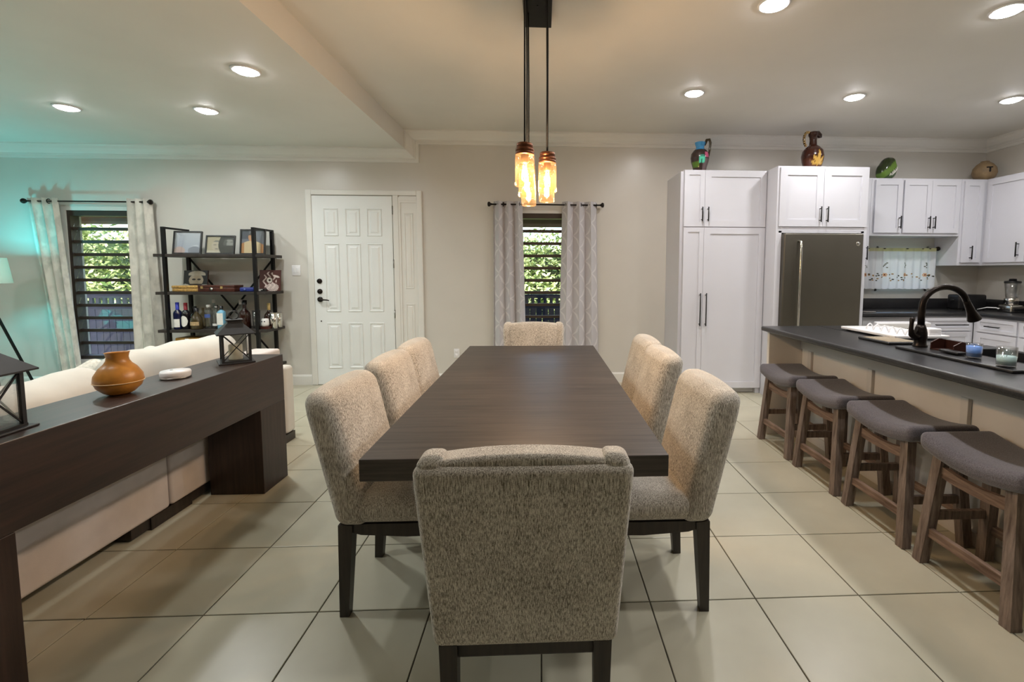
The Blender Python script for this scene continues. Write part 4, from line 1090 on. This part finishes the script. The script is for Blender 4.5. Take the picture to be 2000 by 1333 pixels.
def cushion(label, y, z, w, h, th, tilt, sag, x=-2.405, name='sofa_cushion', mat='sofa_fabric', rz=0, seed=1):
    def f(px, py, pz):
        k = (1 - (py / (w / 2)) ** 4) * (1 - (pz / (h / 2)) ** 4)
        px = px * (.55 + .55 * max(0, k) ** .6)
        pz = pz + sag * (1 - (2 * py / w) ** 2) * (1 if pz > 0 else 0) + .008 * math.sin(py * 17 + seed)
        return (px, py, pz)
    o = one(name, MB().rbox(-th / 2, th / 2, -w / 2, w / 2, -h / 2, h / 2, min(th, h) * .42, 4, f, mid=8), mat, label, 'cushion', (x, y, z), (0, tilt, rz))
    return o
cushion('plump off-white back cushion at the far end of the sofa', 3.10, .665, 1.04, .45, .23, -.14, .012, seed=1)
cushion('off-white back cushion behind the gourd vase', 2.06, .640, 1.00, .45, .24, -.14, -.012, seed=2)
cushion('off-white back cushion at the near end of the sofa', 1.04, .640, 1.00, .45, .24, -.14, -.012, seed=3)
cushion('textured throw pillow corner showing behind the far sofa cushion', 3.22, .655, .34, .34, .12, -.35, 0, -2.70, 'throw_pillow', 'pillow_fabric', .1, 4)
cushion('textured throw pillow showing left of the gourd vase', 2.72, .650, .34, .34, .12, -.35, 0, -2.64, 'throw_pillow', 'pillow_fabric', -.15, 5)
for o in (C.objects['throw_pillow'], C.objects['throw_pillow.001']): o.rotation_euler[0] = .25

# ------------------------------------------------------------------ tripod floor lamp with teal light
fl_ = thing('floor_lamp', 'tripod floor lamp glowing teal at the left edge', 'floor lamp', (-5.79, 4.95, 0))
sz0, sz1 = 1.235, 1.50
for k in range(3):
    a = math.radians(-30 + 120 * k)
    obj('leg', MB().bar((.04 * math.cos(a), .04 * math.sin(a), 1.16), (.46 * math.cos(a), .46 * math.sin(a), 0), .018, .018), 'black_metal', fl_)
obj('hub', MB().cyl((0, 0, 1.12), (0, 0, 1.20), .05, .045, 16), 'black_metal', fl_)
obj('stem', MB().cyl((0, 0, 1.20), (0, 0, 1.42), .010, n=8), 'black_metal', fl_)
obj('shade', MB().lathe([(.235, sz0), (.205, sz1), (.202, sz1), (.232, sz0)], 36, caps=False), 'lamp_shade', fl_)
obj('spider', MB().bar((-.215, 0, 1.30), (.215, 0, 1.30), .004).bar((0, -.215, 1.30), (0, .215, 1.30), .004), 'black_metal', fl_)
obj('bulb', MB().ball((0, 0, 1.445), .030, 14, 10), 'lamp_bulb', fl_)
ld = bpy.data.lights.new('lamp_bulb', 'POINT'); ld.energy = TEAL_W; ld.color = TEAL_COL; ld.shadow_soft_size = .045
lo = bpy.data.objects.new('lamp_bulb_light', ld); C.objects.link(lo); lo.parent = fl_; lo.location = (0, 0, 1.445)

# ------------------------------------------------------------------ bar shelf
SX0, SX1, SY0, SY1 = -4.10, -3.15, 5.165, 5.50
sf = thing('bar_shelf', 'open black metal bar shelf with dark boards beside the front door', 'shelf unit', (0, 0, 0))
for x in (SX0, SX1):
    for y in (SY0, SY1): obj('post', MB().box(x - .016, x + .016, y - .016, y + .016, 0, 1.845), 'black_metal', sf)
    obj('top_bar', MB().box(x - .012, x + .012, SY0, SY1, 1.825, 1.845), 'black_metal', sf)
SHZ = (1.553, 1.140, .722, .300)
for z in SHZ: obj('shelf_board', MB().rbox(SX0 - .11, SX1 + .10, SY0 - .014, SY1 + .014, z - .032, z, .002, 1, smooth=False), 'shelf_board', sf)
obj('brace', MB().bar((SX0, SY1 + .01, 1.52), (SX1, SY1 + .01, .32), .020, .006), 'black_metal', sf)
obj('brace', MB().bar((SX1, SY1 + .016, 1.52), (SX0, SY1 + .016, .32), .020, .006), 'black_metal', sf)

def ell(u, v, cu, cv, ru, rv, rot=0):
    a, b_ = u - cu, v - cv; c_, s_ = math.cos(rot), math.sin(rot); a, b_ = a * c_ + b_ * s_, -a * s_ + b_ * c_
    return (a / ru) ** 2 + (b_ / rv) ** 2 < 1
def photo(label, x, y, z, w, h, fn, rz=0, tilt=.2, border=.014, N=56):
    t_ = thing('picture_frame', label, 'picture frame', (x, y, z + .003), rz)
    M = Matrix.Rotation(-tilt, 4, 'X')
    b_ = border
    obj('frame', MB().box(-w / 2, -w / 2 + b_, -.012, .010, 0, h, M=M).box(w / 2 - b_, w / 2, -.012, .010, 0, h, M=M).box(-w / 2 + b_, w / 2 - b_, -.012, .010, 0, b_, M=M).box(-w / 2 + b_, w / 2 - b_, -.012, .010, h - b_, h, M=M).box(-w / 2 + b_, w / 2 - b_, .004, .010, b_, h - b_, M=M), 'black_frame', t_)
    vs = []; cols = []; fs = []
    for j in range(N):
        for i in range(N):
            u, v_ = i / (N - 1), j / (N - 1)
            vs.append((-w / 2 + b_ + (w - 2 * b_) * u, -.002, b_ + (h - 2 * b_) * v_)); cols.append(fn(u, v_))
    for j in range(N - 1):
        for i in range(N - 1): a = j * N + i; fs.append((a, a + 1, a + N + 1, a + N))
    o = obj('print', MB().add(vs, fs, False, M), 'print_matte', t_, fix=False)
    a = o.data.color_attributes.new('paint', 'FLOAT_COLOR', 'POINT'); buf = []
    for c_ in cols: buf += list(c_) + [1]
    a.data.foreach_set('color', buf)
    obj('glazing', MB().box(-w / 2 + b_, w / 2 - b_, -.008, -.006, b_, h - b_, M=M), 'clear_glass', t_)
    L = h * .75
    obj('easel', MB().bar((0, .010 + math.sin(tilt) * L, math.cos(tilt) * L), (0, .010 + math.sin(tilt) * L + .07, 0), .04, .004), 'black_frame', t_)
    return t_
def g8(v): return hexc(v, v, int(v * .97))
def ph1(u, v):  # pale wash in the print colours stands for glare on the glass
    if ell(u, v, .2, .1, .22, .2): return hexc(206, 186, 178)
    if ell(u, v, .78, .12, .25, .2): return hexc(140, 146, 158)
    if ell(u, v, .75, .27, .2, .09, .5): return hexc(210, 216, 224)
    return hexc(int(176 + 20 * v), int(186 + 16 * v), int(200 + 8 * v))
def ph2(u, v):
    sk_c = (196, 186, 166)
    if u > .52 - .1 * math.sin(v * 3) and not ell(u, v, .80, .58, .19, .33):
        return hexc(44, 44, 44)
    if ell(u, v, .80, .58, .19, .33):
        if ell(u, v, .72, .68, .05, .025) or ell(u, v, .92, .68, .05, .025): return g8(40)
        if v < .46 or v > .82: return g8(52)
        return g8(150) if u > .74 else g8(88)
    if ell(u, v, .37, .44, .20, .34):
        if ell(u, v, .30, .50, .05, .022) or ell(u, v, .46, .50, .05, .022): return g8(74)
        if ell(u, v, .37, .25, .07, .025): return g8(110)
        if v > .68: return g8(120)
        return hexc(*sk_c)
    if v < .16: return hexc(206, 200, 182)
    return hexc(186, 176, 148)
def ph3(u, v):
    if ell(u, v, .42, .72, .13, .18): return hexc(206, 154, 112) if v < .80 else hexc(60, 56, 62)
    if v < .56 - .5 * abs(u - .45) ** 1.6: return hexc(226, 206, 164) if .12 < u < .85 else hexc(196, 140, 84)
    if v > .62 and u < .32: return hexc(76, 82, 98)
    return hexc(120, 126, 138)
photo('leftmost black photo frame on the bar shelf top with glare painted into its print', -3.965, 5.30, SHZ[0], .285, .262, ph1, .12)
photo('small black photo frame with a two-person portrait in the middle of the shelf top', -3.61, 5.30, SHZ[0], .305, .215, ph2, .06)
photo('tall black photo frame at the right on the bar shelf top', -3.265, 5.32, SHZ[0], .275, .285, ph3, .0, .12)
def art1(u, v):
    if v < .12: return hexc(120, 44, 34) if u > .6 else hexc(60, 40, 34)
    if ell(u, v, .55, .80, .36, .18) and v > .76: return hexc(198, 194, 180)
    if ell(u, v, .52, .52, .30, .30):
        if ell(u, v, .42, .56, .08, .04) or ell(u, v, .64, .56, .08, .04): return hexc(52, 52, 50)
        if .22 < v < .34: return hexc(70, 66, 60)
        return hexc(190, 182, 164)
    if v < .34 and (ell(u, v, .15, .2, .2, .12, -.5) or ell(u, v, .9, .26, .16, .06)): return hexc(204, 202, 194)
    return hexc(40, 44, 44)
def art2(u, v):
    r = math.hypot(u - .48, v - .52)
    if r < .055: return hexc(60, 40, 36)
    if r < .13: return hexc(222, 214, 206)
    if r < .16: return hexc(80, 50, 44)
    if ell(u, v, .62, .18, .30, .20) and int((u * 3 + v * 7) * 6) % 3: return hexc(206, 192, 184)
    if ell(u, v, .48, .5, .34, .42) and math.sin(u * 31 + math.sin(v * 17) * 2) > .35: return hexc(196, 178, 170)
    if ell(u, v, .80, .70, .16, .05, -.3): return hexc(206, 192, 184)
    return hexc(78, 42, 36)
def art(label, x, y, z, w, h, fn, rz, tilt=.16):
    t_ = thing('art_board', label, 'picture', (x, y, z + .002), rz); M = Matrix.Rotation(-tilt, 4, 'X'); N = 60
    obj('board', MB().box(-w / 2, w / 2, 0, .014, 0, h, M=M), 'red_wood', t_)
    vs = []; fs = []; buf = []
    for j in range(N):
        for i in range(N):
            u, v_ = i / (N - 1), j / (N - 1); vs.append((-w / 2 + w * u, -.001, h * v_)); buf += list(fn(u, v_)) + [1]
    for j in range(N - 1):
        for i in range(N - 1): a = j * N + i; fs.append((a, a + 1, a + N + 1, a + N))
    o = obj('print', MB().add(vs, fs, False, M), 'print_matte', t_, fix=False)
    a = o.data.color_attributes.new('paint', 'FLOAT_COLOR', 'POINT'); a.data.foreach_set('color', buf)
art('small dark art board with a pale figure on the second shelf', -3.955, 5.375, SHZ[1], .255, .235, art1, .05)
art('small brown art board with swirling pale rings on the second shelf', -3.10, 5.33, SHZ[1], .235, .24, art2, -.02, .1)
rb_ = thing('rattan_box', 'flat golden woven box at the left of the second shelf', 'box', (-3.94, 5.255, SHZ[1]))
obj('body', MB().rbox(-.14, .14, -.045, .10, 0, .036, .006, 1), 'rattan', rb_); obj('lid', MB().rbox(-.143, .143, -.048, .103, .038, .066, .006, 1), 'rattan', rb_)
wb = thing('wooden_case', 'red-brown wooden case with brass clasps on the second shelf', 'box', (-3.595, 5.26, SHZ[1]))
obj('body', MB().rbox(-.195, .195, -.07, .09, 0, .045, .004, 1), 'red_wood', wb); obj('lid', MB().rbox(-.195, .195, -.07, .09, .047, .072, .004, 1), 'red_wood', wb)
for x in (-.15, .06): obj('clasp', MB().box(x - .012, x + .012, -.076, -.069, .034, .060), 'gold', wb)
obj('medallion', MB().cyl((-.05, -.070, .030), (-.05, -.078, .030), .018, n=16), 'chrome', wb)
bq = thing('blue_case', 'small blue glasses case on the second shelf', 'case', (-3.27, 5.235, SHZ[1]), .1)
obj('body', MB().rbox(-.085, .06, -.03, .03, 0, .048, .014, 2), 'blue_case', bq); obj('emblem', MB().cyl((-.03, -.030, .022), (-.03, -.034, .022), .013, n=14), 'label_blue', bq)
bk = thing('black_white_box', 'tiny black and white box right of the blue case', 'box', (-3.185 + .005, 5.31, SHZ[1]))
obj('body', MB().box(-.06, .05, -.03, .03, 0, .030), 'black_plastic', bk); obj('stripe', MB().box(-.05, .03, -.032, -.03, .018, .026).box(-.04, .01, -.032, -.03, .006, .014), 'label_white', bk)
# bottles
BZ = SHZ[2]
def bottle(label, x, y, r, h, neck_r, sh0, sh1, mat, cap=None, cap_h=.03, lab=None, lab_z=None, square=False, name='bottle', oval=False, fill=None):
    t_ = thing(name, label, 'bottle', (x, y, BZ), group='bottles on the bar shelf')
    prof = [(.001, 0), (r * .93, 0), (r, .006), (r, h * sh0), (r * .86, h * (sh0 + (sh1 - sh0) * .45)), (neck_r * 1.35, h * (sh0 + (sh1 - sh0) * .85)), (neck_r, h * sh1), (neck_r, h - .004), (neck_r * .9, h), (.001, h)]
    if square:
        prof2 = prof; mb = MB(); n_ = 24; vs = []; fs = []
        for (rr_, z) in prof2:
            for k in range(n_):
                a = 2 * PI * k / n_; c_, s_ = math.cos(a), math.sin(a)
                q = (abs(c_) ** 5 + abs(s_) ** 5) ** (-1 / 5) if rr_ > neck_r * 1.5 else 1
                vs.append((rr_ * c_ * q, rr_ * s_ * q * .8, z))
        for i in range(len(prof2) - 1):
            for k in range(n_): k2 = (k + 1) % n_; fs.append((i * n_ + k, i * n_ + k2, (i + 1) * n_ + k2, (i + 1) * n_ + k))
        mb.add(vs, fs, True)
    else: mb = MB().lathe(prof, 22, caps=False)
    obj('glass_body', mb, mat, t_)
    if fill: obj('liquid', MB().lathe([(.001, .006), (r * .9, .006), (r * .92, h * fill), (.001, h * fill)], 18, caps=False), fill_mat, t_)
    if cap: obj('cap', MB().lathe([(neck_r * 1.18, h - cap_h), (neck_r * 1.2, h + .003), (.001, h + .004)], 16, caps=False), cap, t_)
    if lab:
        mb = MB(); z0, z1 = lab_z; n_ = 12; vs = []; fs = []
        for k in range(n_ + 1):
            a = -PI / 2 - .95 + 1.9 * k / n_
            e = math.sqrt(max(.02, 1 - (2 * k / n_ - 1) ** 2)) if oval else 1
            zc, zh = (z0 + z1) / 2, (z1 - z0) / 2 * e
            for z in (zc - zh, zc + zh):
                if square: vs.append(((2 * k / n_ - 1) * r * .92, -r * .8 - .0015, z))
                else: vs.append(((r + .0015) * math.cos(a), (r + .0015) * math.sin(a), z))
        for k in range(n_): fs.append((2 * k, 2 * k + 2, 2 * k + 3, 2 * k + 1))
        obj('label_paper', mb.add(vs, fs), lab, t_, fix=False)
    return t_
bottle('wine bottle with blue foil and white label', -4.045, 5.225, .041, .295, .0145, .60, .75, 'blue_glass', 'cap_blue', .085, 'label_white', (.025, .115))
bottle('wine bottle with red foil and oval white label', -3.965, 5.235, .041, .290, .0145, .60, .75, 'dark_glass', 'cap_red', .085, 'label_white', (.03, .15), oval=True)
bottle('dark bottle with narrow white label behind the red-topped wine', -3.925, 5.315, .038, .245, .014, .58, .74, 'dark_glass', 'cap_black', .03, 'label_white', (.06, .12))
bottle('amber glass decanter behind the squat brown bottle', -3.90, 5.40, .058, .225, .013, .45, .80, 'amber_glass')
bottle('squat brown bottle with gold band label', -3.845, 5.225, .058, .232, .017, .38, .80, 'green_glass', 'cap_black', .035, 'label_gold', (.045, .085))
bottle('tall clear bottle with white stopper at back', -3.775, 5.40, .040, .325, .014, .62, .76, 'bottle_glass', 'cap_white', .045)
bottle('clear bottle with blue and white labels', -3.745, 5.270, .038, .265, .017, .72, .86, 'bottle_glass', 'cap_white', .022, 'label_blue', (.125, .165))
bottle('clear bottle with silver cap and white neck band', -3.655, 5.265, .040, .262, .017, .55, .74, 'bottle_glass', 'steel', .030, 'label_white', (.035, .06))
bottle('square gin bottle with white label behind the lantern', -3.575, 5.225, .036, .255, .014, .72, .84, 'gin_blue', 'cap_black', .035, 'label_white', (.05, .18), square=True)
bottle('clear bottle with tall white stopper behind the lantern roof', -3.475, 5.40, .036, .315, .017, .60, .76, 'bottle_glass', 'cap_white', .05)
bottle('clear bottle with black stopper next to the round dark bottle', -3.405, 5.36, .036, .310, .018, .60, .76, 'bottle_glass', 'cap_black', .045)
bottle('round dark brown bottle left of the shelf post', -3.350, 5.265, .058, .298, .018, .50, .76, 'brown_glass', 'cap_black', .030)
bottle('dark liqueur bottle with gold cap on the right of shelf', -3.115, 5.32, .052, .280, .014, .40, .72, 'brown_glass', 'gold', .075)
def cup(name, label, x, y, r0, r1, h, mat, cat):
    t_ = thing(name, label, cat, (x, y, BZ)); obj('body', MB().lathe([(.001, 0), (r0, 0), (r1, h), (r1 - .003, h), (r0 - .003, .005), (.001, .005)], 20, caps=False), mat, t_)
    obj('lip', MB().tube([(r1 * math.cos(a), r1 * math.sin(a), h) for a in [2 * PI * k / 20 for k in range(21)]], .0025, 5, False), mat, t_); return t_
cup('mixing_glass', 'clear striped mixing glass behind the right shelf post', -3.245, 5.30, .034, .042, .20, 'bottle_glass', 'glass')
cup('steel_cup', 'steel shaker cup on the right end of the bottle shelf', -3.055, 5.40, .034, .042, .165, 'chrome', 'cup')
s2 = cup('steel_cup', 'taller steel shaker cup at the very right of the bottle shelf', -3.00 - .07, 5.44, .033, .040, .175, 'chrome', 'cup'); s2.location = (-3.09 + .055, 5.27, BZ)
mug = thing('white_mug', 'small white ceramic mug with dark pattern before the liqueur bottle', 'mug', (-3.105, 5.225, BZ))
obj('body', MB().lathe([(.001, .03), (.034, .03), (.040, .05), (.038, .09), (.032, .115), (.029, .115), (.034, .06), (.001, .05)], 20, caps=False), 'skull_ceramic', mug)
for (dx, dz) in ((-.014, .085), (.012, .085), (0, .066)): obj('spot', MB().ball((dx, -.035, dz), .008, 8, 6, (1, .4, 1)), 'black_plastic', mug)
obj('stand', MB().box(-.045, .05, -.03, .04, 0, .030), 'red_wood', mug)
lb_ = thing('gold_box', 'golden box with white handles low on the bar shelf', 'box', (-3.87, 5.30, SHZ[3]))
obj('body', MB().rbox(-.20, .20, -.09, .10, 0, .24, .006, 1), 'red_wood', lb_); obj('lid', MB().rbox(-.205, .205, -.095, .105, .242, .325, .008, 1), 'gold_box', lb_)
for x in (-.06, .07): obj('handle', MB().tube([(x - .03, -.097, .30), (x - .02, -.115, .315), (x + .01, -.115, .315), (x + .02, -.097, .30)], .006, 6), 'white_plastic', lb_)
